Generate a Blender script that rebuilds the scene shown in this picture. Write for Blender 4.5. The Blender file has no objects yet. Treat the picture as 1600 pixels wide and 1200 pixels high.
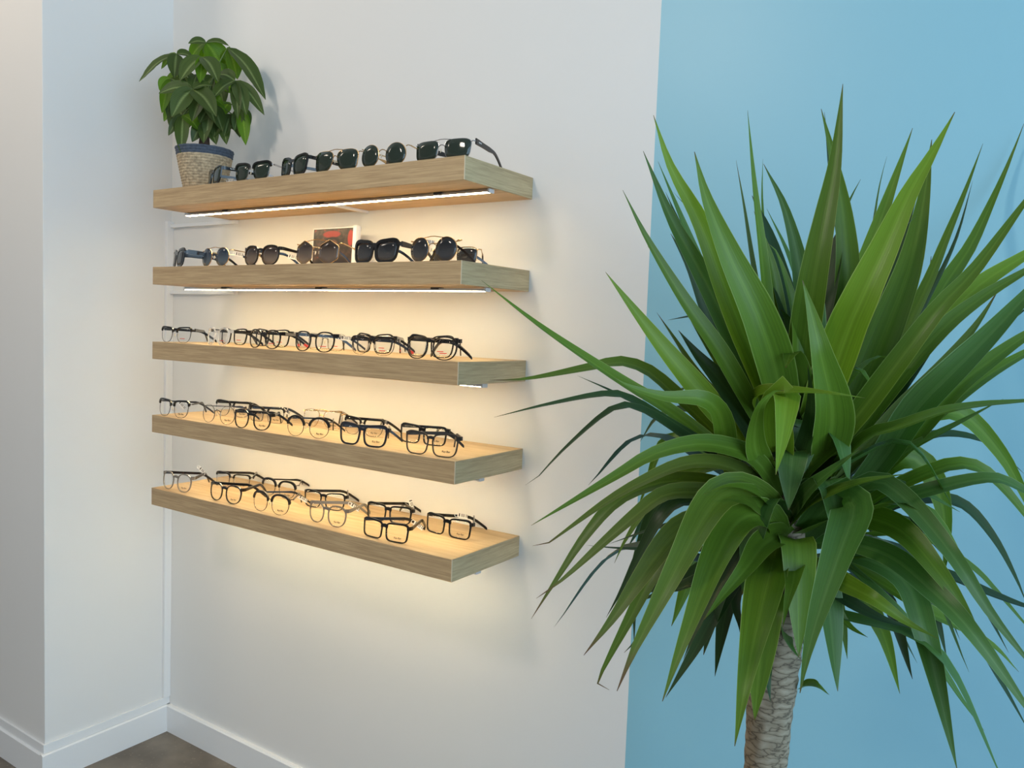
import bpy, bmesh, math, random
from mathutils import Vector, Matrix
random.seed(7)
S = 0.85                                   # calibration units -> metres
scene = bpy.context.scene
COL = scene.collection

# ------------------------------------------------------------------ camera
F_PX = 1242.05
CAM = Vector((1.1535, -1.8085, 1.4621 + 0.15693)) * S
ROT = (Matrix.Rotation(0.5845, 3, 'Z') @ Matrix.Rotation(1.5022, 3, 'X') @ Matrix.Rotation(0.0368, 3, 'Z'))
cam_data = bpy.data.cameras.new('camera')
cam_data.sensor_width = 36.0
cam_data.lens = F_PX * 36.0 / 1600.0
cam_data.clip_start = 0.02
cam = bpy.data.objects.new('camera', cam_data)
cam.matrix_world = Matrix.Translation(CAM) @ ROT.to_4x4()
COL.objects.link(cam)
scene.camera = cam
scene.cycles.transparent_max_bounces = 32

# ------------------------------------------------------------------ world, large lights, exposure
world = bpy.data.worlds.new('world'); scene.world = world
world.use_nodes = True
bg = world.node_tree.nodes['Background']
bg.inputs[0].default_value = (1.0, 0.985, 0.945, 1)
bg.inputs[1].default_value = 0.40
def area_light(name, loc, target, size, power, col, size_y=None):
    d = bpy.data.lights.new(name, 'AREA'); d.energy = power; d.color = col
    d.shape = 'RECTANGLE'; d.size = size; d.size_y = size_y or size
    o = bpy.data.objects.new(name, d); COL.objects.link(o)
    o.location = loc
    o.rotation_euler = (Vector(target) - Vector(loc)).to_track_quat('-Z', 'Y').to_euler()
    return o
# daylight from the shop window on the plant side, behind the viewer
area_light('window_daylight', (3.4, -2.0, 1.45), (0.0, -0.9, 1.45), 3.0, 122, (0.51, 0.76, 1.0), 2.7)
# warm ceiling fixtures on the corner side
area_light('ceiling_lamp_light', (-2.0, -1.3, 2.85), (-0.6, 0.0, 1.6), 0.34, 7, (1.0, 0.87, 0.72))
area_light('ceiling_lamp_light', (-0.5, -2.3, 2.85), (0.5, 0.0, 1.2), 0.30, 18, (1.0, 0.88, 0.74))
vs = scene.view_settings
vs.view_transform = 'Standard'; vs.look = 'None'; vs.gamma = 1.0; vs.use_curve_mapping = False
vs.exposure = 0.0

# ------------------------------------------------------------------ pixel helpers (pixels of the 1600 x 1200 frame)
def ray(x, y):
    return ROT @ Vector(((x - 800) / F_PX, -(y - 600) / F_PX, -1.0))
def on_y(x, y, Y):
    d = ray(x, y); return CAM + d * ((Y - CAM.y) / d.y)
def on_z(x, y, Z):
    d = ray(x, y); return CAM + d * ((Z - CAM.z) / d.z)
def depth_of(P):
    return -((ROT.transposed() @ (Vector(P) - CAM)).z)
def at_depth(x, y, t):
    return CAM + ray(x, y) * t

# ------------------------------------------------------------------ node materials
def srgb(r, g, b):
    def f(c):
        c /= 255.0
        return c / 12.92 if c <= 0.04045 else ((c + 0.055) / 1.055) ** 2.4
    return (f(r), f(g), f(b), 1.0)
def new_mat(name):
    m = bpy.data.materials.new(name); m.use_nodes = True
    nt = m.node_tree
    return m, nt, nt.nodes['Principled BSDF'], nt.nodes['Material Output']
def node(nt, typ, **kw):
    n = nt.nodes.new(typ)
    for k, v in kw.items():
        setattr(n, k, v)
    return n
def plain(name, col, rough=0.5, metal=0.0, noise=0.0, nscale=40.0, bump=0.0, spec=0.5):
    m, nt, b, out = new_mat(name)
    b.inputs['Base Color'].default_value = col
    b.inputs['Roughness'].default_value = rough
    b.inputs['Metallic'].default_value = metal
    b.inputs['Specular IOR Level'].default_value = spec
    tc = node(nt, 'ShaderNodeTexCoord')
    nz = node(nt, 'ShaderNodeTexNoise'); nz.inputs['Scale'].default_value = nscale
    nz.inputs['Detail'].default_value = 4
    nt.links.new(tc.outputs['Object'], nz.inputs['Vector'])
    if noise:
        mp = node(nt, 'ShaderNodeMapRange')
        mp.inputs[3].default_value = 1 - noise; mp.inputs[4].default_value = 1 + noise
        nt.links.new(nz.outputs['Fac'], mp.inputs[0])
        mx = node(nt, 'ShaderNodeVectorMath', operation='SCALE')
        mx.inputs[0].default_value = col[:3]
        nt.links.new(mp.outputs[0], mx.inputs['Scale'])
        nt.links.new(mx.outputs[0], b.inputs['Base Color'])
    if bump:
        bp = node(nt, 'ShaderNodeBump'); bp.inputs['Strength'].default_value = bump
        bp.inputs['Distance'].default_value = 0.001
        nt.links.new(nz.outputs['Fac'], bp.inputs['Height'])
        nt.links.new(bp.outputs[0], b.inputs['Normal'])
    return m
def wood(name, scale, light=(200, 171, 130), dark=(160, 131, 95), rough=0.5):
    m, nt, b, out = new_mat(name)
    tc = node(nt, 'ShaderNodeTexCoord')
    mp = node(nt, 'ShaderNodeMapping'); mp.inputs['Scale'].default_value = scale
    nt.links.new(tc.outputs['Object'], mp.inputs['Vector'])
    nz = node(nt, 'ShaderNodeTexNoise'); nz.inputs['Scale'].default_value = 1.0
    nz.inputs['Detail'].default_value = 6; nz.inputs['Roughness'].default_value = 0.65
    nz.inputs['Distortion'].default_value = 0.25
    nt.links.new(mp.outputs[0], nz.inputs['Vector'])
    mp2 = node(nt, 'ShaderNodeMapping'); mp2.inputs['Scale'].default_value = [s * 0.13 for s in scale]
    nt.links.new(tc.outputs['Object'], mp2.inputs['Vector'])
    nz2 = node(nt, 'ShaderNodeTexNoise'); nz2.inputs['Scale'].default_value = 1.0
    nz2.inputs['Detail'].default_value = 3; nz2.inputs['Distortion'].default_value = 1.2
    nt.links.new(mp2.outputs[0], nz2.inputs['Vector'])
    mix = node(nt, 'ShaderNodeMath', operation='MULTIPLY_ADD')
    mix.inputs[1].default_value = 0.65
    nt.links.new(nz.outputs['Fac'], mix.inputs[0])
    sc2 = node(nt, 'ShaderNodeMath', operation='MULTIPLY'); sc2.inputs[1].default_value = 0.4
    nt.links.new(nz2.outputs['Fac'], sc2.inputs[0])
    nt.links.new(sc2.outputs[0], mix.inputs[2])
    cr = node(nt, 'ShaderNodeValToRGB')
    cr.color_ramp.elements[0].position = 0.36; cr.color_ramp.elements[0].color = srgb(*dark)
    cr.color_ramp.elements[1].position = 0.64; cr.color_ramp.elements[1].color = srgb(*light)
    nt.links.new(mix.outputs[0], cr.inputs[0])
    nt.links.new(cr.outputs[0], b.inputs['Base Color'])
    b.inputs['Roughness'].default_value = rough
    b.inputs['Specular IOR Level'].default_value = 0.35
    bp = node(nt, 'ShaderNodeBump'); bp.inputs['Strength'].default_value = 0.25; bp.inputs['Distance'].default_value = 0.0006
    nt.links.new(nz.outputs['Fac'], bp.inputs['Height']); nt.links.new(bp.outputs[0], b.inputs['Normal'])
    return m
def emit(name, col, strength):
    m, nt, b, out = new_mat(name)
    b.inputs['Base Color'].default_value = (0.9, 0.9, 0.9, 1)
    b.inputs['Emission Color'].default_value = col
    b.inputs['Emission Strength'].default_value = strength
    return m
def clear_lens(name, tint=(0.985, 0.985, 0.985, 1)):
    m, nt, b, out = new_mat(name); nt.nodes.remove(b)
    tr = node(nt, 'ShaderNodeBsdfTransparent'); tr.inputs[0].default_value = tint
    gl = node(nt, 'ShaderNodeBsdfGlossy'); gl.inputs['Roughness'].default_value = 0.02
    lw = node(nt, 'ShaderNodeLayerWeight'); lw.inputs[0].default_value = 0.5
    pw = node(nt, 'ShaderNodeMath', operation='POWER'); pw.inputs[1].default_value = 4.0
    nt.links.new(lw.outputs['Facing'], pw.inputs[0])
    fr = node(nt, 'ShaderNodeMath', operation='MULTIPLY_ADD'); fr.inputs[1].default_value = 0.35; fr.inputs[2].default_value = 0.012
    nt.links.new(pw.outputs[0], fr.inputs[0])
    mx = node(nt, 'ShaderNodeMixShader')
    nt.links.new(fr.outputs[0], mx.inputs[0]); nt.links.new(tr.outputs[0], mx.inputs[1]); nt.links.new(gl.outputs[0], mx.inputs[2])
    nt.links.new(mx.outputs[0], out.inputs[0])
    return m
def dark_lens(name, top, bottom=None, opac_top=0.95, opac_bot=0.95):
    # dyed lens; a gradient dye fades over the lens height (Generated Z)
    m, nt, b, out = new_mat(name)
    b.inputs['Roughness'].default_value = 0.06
    b.inputs['Specular IOR Level'].default_value = 0.45
    tc = node(nt, 'ShaderNodeTexCoord'); sp = node(nt, 'ShaderNodeSeparateXYZ')
    nt.links.new(tc.outputs['Generated'], sp.inputs[0])
    cr = node(nt, 'ShaderNodeValToRGB')
    cr.color_ramp.elements[0].color = bottom or top; cr.color_ramp.elements[1].color = top
    cr.color_ramp.elements[0].position = 0.1; cr.color_ramp.elements[1].position = 0.75
    nt.links.new(sp.outputs['Z'], cr.inputs[0]); nt.links.new(cr.outputs[0], b.inputs['Base Color'])
    mr = node(nt, 'ShaderNodeMapRange'); mr.inputs[1].default_value = 0.1; mr.inputs[2].default_value = 0.75
    mr.inputs[3].default_value = opac_bot; mr.inputs[4].default_value = opac_top
    nt.links.new(sp.outputs['Z'], mr.inputs[0])
    tr = node(nt, 'ShaderNodeBsdfTransparent'); tr.inputs[0].default_value = (0.62, 0.6, 0.56, 1)
    mx = node(nt, 'ShaderNodeMixShader')
    nt.links.new(mr.outputs[0], mx.inputs[0]); nt.links.new(tr.outputs[0], mx.inputs[1]); nt.links.new(b.outputs[0], mx.inputs[2])
    nt.links.new(mx.outputs[0], out.inputs[0])
    return m
def leaf_mat(name, main, rib, edge, brown_tip=False, trans=0.3, rough=0.36, stripes=26.0, side_veins=False):
    # U runs across the blade, V from base to tip
    m, nt, b, out = new_mat(name)
    uv = node(nt, 'ShaderNodeUVMap'); sp = node(nt, 'ShaderNodeSeparateXYZ')
    nt.links.new(uv.outputs[0], sp.inputs[0])
    mp = node(nt, 'ShaderNodeMapping'); mp.inputs['Scale'].default_value = (stripes, 1.6, 1)
    nt.links.new(uv.outputs[0], mp.inputs[0])
    oi = node(nt, 'ShaderNodeObjectInfo')
    ad = node(nt, 'ShaderNodeVectorMath', operation='ADD')
    cmb = node(nt, 'ShaderNodeCombineXYZ'); ml = node(nt, 'ShaderNodeMath', operation='MULTIPLY'); ml.inputs[1].default_value = 37.0
    nt.links.new(oi.outputs['Random'], ml.inputs[0]); nt.links.new(ml.outputs[0], cmb.inputs[2])
    nt.links.new(mp.outputs[0], ad.inputs[0]); nt.links.new(cmb.outputs[0], ad.inputs[1])
    nz = node(nt, 'ShaderNodeTexNoise'); nz.inputs['Scale'].default_value = 1.0; nz.inputs['Detail'].default_value = 3
    nt.links.new(ad.outputs[0], nz.inputs['Vector'])
    # distance from midrib
    s1 = node(nt, 'ShaderNodeMath', operation='SUBTRACT'); s1.inputs[1].default_value = 0.5
    ab = node(nt, 'ShaderNodeMath', operation='ABSOLUTE')
    nt.links.new(sp.outputs['X'], s1.inputs[0]); nt.links.new(s1.outputs[0], ab.inputs[0])
    cr = node(nt, 'ShaderNodeValToRGB'); e = cr.color_ramp.elements
    e[0].position = 0.0; e[0].color = rib
    e[1].position = 0.10; e[1].color = main
    x = e.new(0.475); x.color = main
    x = e.new(0.5); x.color = edge
    nt.links.new(ab.outputs[0], cr.inputs[0])
    mr = node(nt, 'ShaderNodeMapRange'); mr.inputs[1].default_value = 0.3; mr.inputs[2].default_value = 0.7
    mr.inputs[3].default_value = 0.86; mr.inputs[4].default_value = 1.12
    nt.links.new(nz.outputs['Fac'], mr.inputs[0])
    r2 = node(nt, 'ShaderNodeMapRange'); r2.inputs[3].default_value = 0.82; r2.inputs[4].default_value = 1.18
    nt.links.new(oi.outputs['Random'], r2.inputs[0])
    mm = node(nt, 'ShaderNodeMath', operation='MULTIPLY')
    nt.links.new(mr.outputs[0], mm.inputs[0]); nt.links.new(r2.outputs[0], mm.inputs[1])
    fac = mm
    if side_veins:
        w = node(nt, 'ShaderNodeMath', operation='MULTIPLY_ADD'); w.inputs[1].default_value = -1.1
        nt.links.new(ab.outputs[0], w.inputs[0]); nt.links.new(sp.outputs['Y'], w.inputs[2])
        w2 = node(nt, 'ShaderNodeMath', operation='MULTIPLY'); w2.inputs[1].default_value = 75.0
        nt.links.new(w.outputs[0], w2.inputs[0])
        sn = node(nt, 'ShaderNodeMath', operation='SINE'); nt.links.new(w2.outputs[0], sn.inputs[0])
        m3 = node(nt, 'ShaderNodeMapRange'); m3.inputs[1].default_value = 0.6; m3.inputs[2].default_value = 1.0
        m3.inputs[3].default_value = 1.0; m3.inputs[4].default_value = 1.5
        nt.links.new(sn.outputs[0], m3.inputs[0])
        m4 = node(nt, 'ShaderNodeMath', operation='MULTIPLY')
        nt.links.new(mm.outputs[0], m4.inputs[0]); nt.links.new(m3.outputs[0], m4.inputs[1]); fac = m4
    sc = node(nt, 'ShaderNodeVectorMath', operation='SCALE')
    nt.links.new(cr.outputs[0], sc.inputs[0]); nt.links.new(fac.outputs[0], sc.inputs['Scale'])
    colour = sc.outputs[0]
    t = node(nt, 'ShaderNodeMapRange')
    t.inputs[1].default_value = 0.90 if brown_tip else 0.975; t.inputs[2].default_value = 0.97 if brown_tip else 1.0
    wob = node(nt, 'ShaderNodeMath', operation='MULTIPLY_ADD'); wob.inputs[1].default_value = 0.10; 
    nt.links.new(nz.outputs['Fac'], wob.inputs[0]); 
    sb = node(nt, 'ShaderNodeMath', operation='SUBTRACT'); sb.inputs[1].default_value = 0.05
    nt.links.new(sp.outputs['Y'], sb.inputs[0]); nt.links.new(sb.outputs[0], wob.inputs[2])
    nt.links.new(wob.outputs[0], t.inputs[0])
    mx = node(nt, 'ShaderNodeMixRGB'); mx.inputs[2].default_value = srgb(96, 70, 44)
    nt.links.new(t.outputs[0], mx.inputs[0]); nt.links.new(colour, mx.inputs[1])
    nt.links.new(mx.outputs[0], b.inputs['Base Color'])
    b.inputs['Roughness'].default_value = rough
    b.inputs['Specular IOR Level'].default_value = 0.32
    bp = node(nt, 'ShaderNodeBump'); bp.inputs['Strength'].default_value = 0.3; bp.inputs['Distance'].default_value = 0.001
    nt.links.new(fac.outputs[0], bp.inputs['Height']); nt.links.new(bp.outputs[0], b.inputs['Normal'])
    tl = node(nt, 'ShaderNodeBsdfTranslucent')
    br = node(nt, 'ShaderNodeVectorMath', operation='MULTIPLY'); br.inputs[1].default_value = (1.12, 1.2, 0.45)
    nt.links.new(mx.outputs[0], br.inputs[0]); nt.links.new(br.outputs[0], tl.inputs[0])
    ms = node(nt, 'ShaderNodeMixShader'); ms.inputs[0].default_value = trans
    nt.links.new(b.outputs[0], ms.inputs[1]); nt.links.new(tl.outputs[0], ms.inputs[2])
    nt.links.new(ms.outputs[0], out.inputs[0])
    return m

M = {}
M['wall_white'] = plain('white_wall_paint', srgb(224, 222, 219), 0.6, noise=0.012, nscale=3.0, bump=0.03)
M['wall_blue'] = plain('blue_wall_paint', srgb(138, 189, 205), 0.42, noise=0.015, nscale=3.0, bump=0.03)
M['trim'] = plain('white_trim_paint', srgb(228, 228, 228), 0.38, noise=0.01, nscale=8)
M['ceiling'] = plain('ceiling_paint', srgb(225, 225, 222), 0.8, noise=0.01)
M['wood_x'] = wood('oak_laminate_long_grain', (12, 150, 420))
M['wood_y'] = wood('oak_laminate_end_grain', (150, 14, 420), (196, 172, 132), (154, 130, 94))
M['wood_top'] = wood('oak_laminate_top', (6, 75, 75), (206, 178, 138), (170, 140, 100))
M['band'] = plain('edge_seam', srgb(214, 196, 164), 0.5, noise=0.05)
M['alu'] = plain('brushed_aluminium', srgb(190, 190, 192), 0.32, 1.0, noise=0.05, nscale=200)
M['alu_cap'] = plain('grey_end_cap', srgb(205, 206, 208), 0.4, 0.4, noise=0.03)
M['clip'] = plain('dark_clip', srgb(38, 34, 32), 0.5, noise=0.1)
M['led'] = emit('led_diffuser', (1.0, 0.83, 0.49, 1), 47.0)
M['black'] = plain('black_acetate', srgb(14, 14, 15), 0.16, noise=0.1, nscale=60)
M['black_matte'] = plain('black_matte_acetate', srgb(20, 20, 22), 0.38, noise=0.1, nscale=60)
M['navy'] = plain('dark_blue_acetate', srgb(22, 26, 38), 0.18, noise=0.15, nscale=60)
M['tort'] = plain('dark_brown_acetate', srgb(36, 27, 22), 0.18, noise=0.5, nscale=120)
M['gold'] = plain('gold_wire', srgb(196, 164, 118), 0.25, 1.0, noise=0.03)
M['silver'] = plain('silver_wire', srgb(185, 185, 188), 0.22, 1.0, noise=0.03)
M['gun'] = plain('gunmetal_wire', srgb(52, 48, 46), 0.3, 0.8, noise=0.05)
M['greyclear'] = plain('smoky_grey_acetate', srgb(120, 112, 102), 0.15, noise=0.2, nscale=40)
m, nt, b, out = new_mat('crystal_acetate')
b.inputs['Base Color'].default_value = srgb(235, 230, 222); b.inputs['Roughness'].default_value = 0.08
tr = node(nt, 'ShaderNodeBsdfTransparent'); ms = node(nt, 'ShaderNodeMixShader'); ms.inputs[0].default_value = 0.45
nt.links.new(tr.outputs[0], ms.inputs[1]); nt.links.new(b.outputs[0], ms.inputs[2]); nt.links.new(ms.outputs[0], out.inputs[0])
M['crystal'] = m
M['pad'] = plain('nose_pad_silicone', srgb(214, 200, 176), 0.3, noise=0.03)
M['clear'] = clear_lens('demo_lens')
M['green'] = dark_lens('green_lens', srgb(40, 50, 42), None, 0.94, 0.92)
M['grey'] = dark_lens('grey_lens', srgb(34, 35, 38), srgb(70, 70, 72), 0.94, 0.78)
M['brown'] = dark_lens('brown_gradient_lens', srgb(58, 46, 40), srgb(140, 120, 104), 0.93, 0.6)
M['blue'] = dark_lens('blue_lens', srgb(38, 50, 66), srgb(96, 108, 116), 0.92, 0.66)
M['red'] = plain('red_mark', srgb(206, 48, 32), 0.5, noise=0.05)
M['ink'] = plain('dark_print', srgb(52, 44, 36), 0.5, noise=0.05)
M['whiteprint'] = plain('pale_print', srgb(226, 226, 222), 0.5, noise=0.02)
# barcode tag: black bars printed on white card
m, nt, b, out = new_mat('barcode_card')
tc = node(nt, 'ShaderNodeTexCoord'); sp = node(nt, 'ShaderNodeSeparateXYZ'); nt.links.new(tc.outputs['Generated'], sp.inputs[0])
ml = node(nt, 'ShaderNodeMath', operation='MULTIPLY'); ml.inputs[1].default_value = 16.0; nt.links.new(sp.outputs['X'], ml.inputs[0])
wn = node(nt, 'ShaderNodeTexWhiteNoise', noise_dimensions='1D'); fl = node(nt, 'ShaderNodeMath', operation='FLOOR')
nt.links.new(ml.outputs[0], fl.inputs[0]); nt.links.new(fl.outputs[0], wn.inputs['W'])
gt = node(nt, 'ShaderNodeMath', operation='GREATER_THAN'); gt.inputs[1].default_value = 0.62; nt.links.new(wn.outputs['Value'], gt.inputs[0])
gz = node(nt, 'ShaderNodeMath', operation='GREATER_THAN'); gz.inputs[1].default_value = 0.3; nt.links.new(sp.outputs['Z'], gz.inputs[0])
mu = node(nt, 'ShaderNodeMath', operation='MULTIPLY'); nt.links.new(gt.outputs[0], mu.inputs[0]); nt.links.new(gz.outputs[0], mu.inputs[1])
mx = node(nt, 'ShaderNodeMixRGB'); mx.inputs[1].default_value = srgb(240, 238, 232); mx.inputs[2].default_value = srgb(70, 66, 62)
nt.links.new(mu.outputs[0], mx.inputs[0]); nt.links.new(mx.outputs[0], b.inputs['Base Color']); b.inputs['Roughness'].default_value = 0.6
M['tag'] = m
# polished concrete floor with pale aggregate
m, nt, b, out = new_mat('polished_concrete')
tc = node(nt, 'ShaderNodeTexCoord')
nz = node(nt, 'ShaderNodeTexNoise'); nz.inputs['Scale'].default_value = 9; nz.inputs['Detail'].default_value = 7
vo = node(nt, 'ShaderNodeTexVoronoi'); vo.inputs['Scale'].default_value = 55
nt.links.new(tc.outputs['Object'], nz.inputs['Vector']); nt.links.new(tc.outputs['Object'], vo.inputs['Vector'])
cr = node(nt, 'ShaderNodeValToRGB'); cr.color_ramp.elements[0].position = 0.3; cr.color_ramp.elements[0].color = srgb(88, 78, 66)
cr.color_ramp.elements[1].position = 0.7; cr.color_ramp.elements[1].color = srgb(122, 112, 98)
nt.links.new(nz.outputs['Fac'], cr.inputs[0])
c2 = node(nt, 'ShaderNodeValToRGB'); c2.color_ramp.elements[0].position = 0.10; c2.color_ramp.elements[0].color = (1, 1, 1, 1)
c2.color_ramp.elements[1].position = 0.2; c2.color_ramp.elements[1].color = (0, 0, 0, 1)
nt.links.new(vo.outputs['Distance'], c2.inputs[0])
mm = node(nt, 'ShaderNodeMath', operation='MULTIPLY'); mm.inputs[1].default_value = 0.3
nt.links.new(c2.outputs[0], mm.inputs[0])
mx = node(nt, 'ShaderNodeMixRGB'); mx.inputs[2].default_value = srgb(160, 150, 134)
nt.links.new(mm.outputs[0], mx.inputs[0]); nt.links.new(cr.outputs[0], mx.inputs[1]); nt.links.new(mx.outputs[0], b.inputs['Base Color'])
b.inputs['Roughness'].default_value = 0.35
M['floor'] = m
# yucca blades
Y_ = {}
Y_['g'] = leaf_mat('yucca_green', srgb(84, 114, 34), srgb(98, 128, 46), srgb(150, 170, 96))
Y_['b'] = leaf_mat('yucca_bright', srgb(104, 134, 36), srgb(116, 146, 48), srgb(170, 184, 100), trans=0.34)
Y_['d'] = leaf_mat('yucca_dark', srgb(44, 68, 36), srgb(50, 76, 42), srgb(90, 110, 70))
Y_['t'] = leaf_mat('yucca_bluish', srgb(72, 108, 50), srgb(88, 122, 64), srgb(136, 164, 116))
Y_['o'] = leaf_mat('yucca_olive', srgb(86, 104, 42), srgb(100, 118, 54), srgb(150, 152, 90), brown_tip=True)
Y_['n'] = leaf_mat('yucca_brown_tipped', srgb(82, 108, 36), srgb(96, 122, 48), srgb(150, 160, 92), brown_tip=True)
M['pachira'] = leaf_mat('money_tree_leaf', srgb(66, 84, 38), srgb(120, 136, 84), srgb(66, 90, 42), trans=0.28, rough=0.4, stripes=9, side_veins=True)
M['pachira_b'] = leaf_mat('money_tree_leaf_bright', srgb(92, 130, 28), srgb(124, 156, 56), srgb(100, 138, 34), trans=0.42, rough=0.42, stripes=9, side_veins=True)
M['stalk'] = plain('green_stalk', srgb(86, 112, 52), 0.5, noise=0.1)
M['stem'] = plain('brown_stem', srgb(72, 52, 40), 0.7, noise=0.25, nscale=60, bump=0.4)
M['soil'] = plain('potting_soil', srgb(44, 34, 27), 0.95, noise=0.4, nscale=90, bump=0.6)
M['ceramic'] = plain('white_ceramic', srgb(224, 222, 216), 0.3, noise=0.02)
# bark with dark cracks between pale leaf-scar rings
m, nt, b, out = new_mat('yucca_bark')
tc = node(nt, 'ShaderNodeTexCoord')
mp = node(nt, 'ShaderNodeMapping'); mp.inputs['Scale'].default_value = (0.62, 0.62, 1.9)
nt.links.new(tc.outputs['Object'], mp.inputs[0])
nz = node(nt, 'ShaderNodeTexNoise'); nz.inputs['Scale'].default_value = 70; nz.inputs['Detail'].default_value = 6
nt.links.new(mp.outputs[0], nz.inputs['Vector'])
wv = node(nt, 'ShaderNodeVectorMath', operation='MULTIPLY_ADD'); wv.inputs[1].default_value = (0.02, 0.02, 0.02)
nt.links.new(nz.outputs['Color'], wv.inputs[0]); nt.links.new(mp.outputs[0], wv.inputs[2])
vo = node(nt, 'ShaderNodeTexVoronoi', feature='DISTANCE_TO_EDGE'); vo.inputs['Scale'].default_value = 58
nt.links.new(wv.outputs[0], vo.inputs['Vector'])
cr = node(nt, 'ShaderNodeValToRGB'); cr.color_ramp.elements[0].position = 0.0; cr.color_ramp.elements[0].color = srgb(84, 74, 60)
cr.color_ramp.elements[1].position = 0.07; cr.color_ramp.elements[1].color = srgb(132, 119, 98)
x = cr.color_ramp.elements.new(0.5); x.color = srgb(160, 148, 128)
nt.links.new(vo.outputs['Distance'], cr.inputs[0])
mr = node(nt, 'ShaderNodeMapRange'); mr.inputs[3].default_value = 0.65; mr.inputs[4].default_value = 1.2
nt.links.new(nz.outputs['Fac'], mr.inputs[0])
sc = node(nt, 'ShaderNodeVectorMath', operation='SCALE'); nt.links.new(cr.outputs[0], sc.inputs[0]); nt.links.new(mr.outputs[0], sc.inputs['Scale'])
nt.links.new(sc.outputs[0], b.inputs['Base Color']); b.inputs['Roughness'].default_value = 0.85
bp = node(nt, 'ShaderNodeBump'); bp.inputs['Strength'].default_value = 0.7; bp.inputs['Distance'].default_value = 0.003
nt.links.new(cr.outputs[0], bp.inputs['Height']); nt.links.new(bp.outputs[0], b.inputs['Normal'])
M['bark'] = m
M['scar'] = plain('leaf_scar_ridge', srgb(84, 74, 58), 0.9, noise=0.4, nscale=120, bump=0.5)
M['rope'] = plain('woven_jute', srgb(172, 154, 126), 0.9, noise=0.9, nscale=130, bump=0.6)
M['rope_blue'] = plain('woven_blue_jute', srgb(70, 80, 94), 0.9, noise=0.6, nscale=160, bump=0.6)
# advertising card: dark print with red and skin-brown shapes (flat print)
m, nt, b, out = new_mat('dark_red_print')
tc = node(nt, 'ShaderNodeTexCoord')
def blob(cx, cz, rx, rz):
    mpp = node(nt, 'ShaderNodeMapping'); mpp.vector_type = 'POINT'
    mpp.inputs['Location'].default_value = (-cx / rx, 0, -cz / rz); mpp.inputs['Scale'].default_value = (1 / rx, 0, 1 / rz)
    nt.links.new(tc.outputs['Generated'], mpp.inputs[0])
    ln = node(nt, 'ShaderNodeVectorMath', operation='LENGTH'); nt.links.new(mpp.outputs[0], ln.inputs[0])
    r = node(nt, 'ShaderNodeMapRange'); r.inputs[1].default_value = 1.1; r.inputs[2].default_value = 0.85
    nt.links.new(ln.outputs['Value'], r.inputs[0]); return r.outputs[0]
nz = node(nt, 'ShaderNodeTexNoise'); nz.inputs['Scale'].default_value = 9; nz.inputs['Detail'].default_value = 5
nt.links.new(tc.outputs['Generated'], nz.inputs['Vector'])
cr = node(nt, 'ShaderNodeValToRGB'); e = cr.color_ramp.elements
e[0].position = 0.4; e[0].color = srgb(44, 36, 34); e[1].position = 0.78; e[1].color = srgb(140, 50, 42)
x = e.new(0.6); x.color = srgb(72, 56, 48)
nt.links.new(nz.outputs['Fac'], cr.inputs[0]); cur = cr.outputs[0]
for (cx, cz, rx, rz, c) in [(0.46, 0.86, 0.22, 0.09, srgb(140, 38, 34)), (0.48, 0.66, 0.2, 0.14, srgb(30, 24, 24)), (0.5, 0.48, 0.15, 0.24, srgb(104, 70, 54)),
                           (0.93, 0.75, 0.07, 0.2, srgb(168, 60, 54)), (0.5, 0.12, 0.42, 0.2, srgb(36, 30, 32))]:
    mx = node(nt, 'ShaderNodeMixRGB'); mx.inputs[2].default_value = c
    nt.links.new(blob(cx, cz, rx, rz), mx.inputs[0]); nt.links.new(cur, mx.inputs[1]); cur = mx.outputs[0]
nt.links.new(cur, b.inputs['Base Color']); b.inputs['Roughness'].default_value = 0.4
M['print'] = m

# ------------------------------------------------------------------ mesh helpers
def link(name, me, mat=None, parent=None, smooth=False):
    o = bpy.data.objects.new(name, me); COL.objects.link(o)
    if mat is not None and len(me.materials) == 0: me.materials.append(mat)
    if parent is not None: o.parent = parent
    if smooth:
        for p in me.polygons: p.use_smooth = True
    return o
def obj(name, bm, mat, parent=None, smooth=False, recalc=True):
    if recalc: bmesh.ops.recalc_face_normals(bm, faces=bm.faces)
    me = bpy.data.meshes.new(name); bm.to_mesh(me); bm.free()
    return link(name, me, mat, parent, smooth)
def thing(name, label, cat, loc=(0, 0, 0), rotz=0.0, group=None):
    o = bpy.data.objects.new(name, None); COL.objects.link(o)
    o.empty_display_size = 0.05
    o.location = loc; o.rotation_euler = (0, 0, rotz)
    return tag(o, label, cat, group)
def tag(o, label, cat, group=None):
    o['label'] = label; o['category'] = cat
    if group: o['group'] = group
    return o
def struct(o, label=None):
    o['kind'] = 'structure'
    if label: o['label'] = label
    return o
def box(bm, x0, x1, y0, y1, z0, z1, bevel=0.0):
    v = [bm.verts.new((x, y, z)) for x in (x0, x1) for y in (y0, y1) for z in (z0, z1)]
    fs = [bm.faces.new([v[i] for i in q]) for q in ((0, 1, 3, 2), (4, 6, 7, 5), (0, 4, 5, 1), (2, 3, 7, 6), (0, 2, 6, 4), (1, 5, 7, 3))]
    if bevel:
        ed = list({e for f in fs for e in f.edges})
        bmesh.ops.recalc_face_normals(bm, faces=fs)
        bmesh.ops.bevel(bm, geom=ed, offset=bevel, segments=2, affect='EDGES', profile=0.6)
    return bm
def boxo(name, x0, x1, y0, y1, z0, z1, mat, parent=None, bevel=0.0):
    return obj(name, box(bmesh.new(), x0, x1, y0, y1, z0, z1, bevel), mat, parent)
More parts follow.
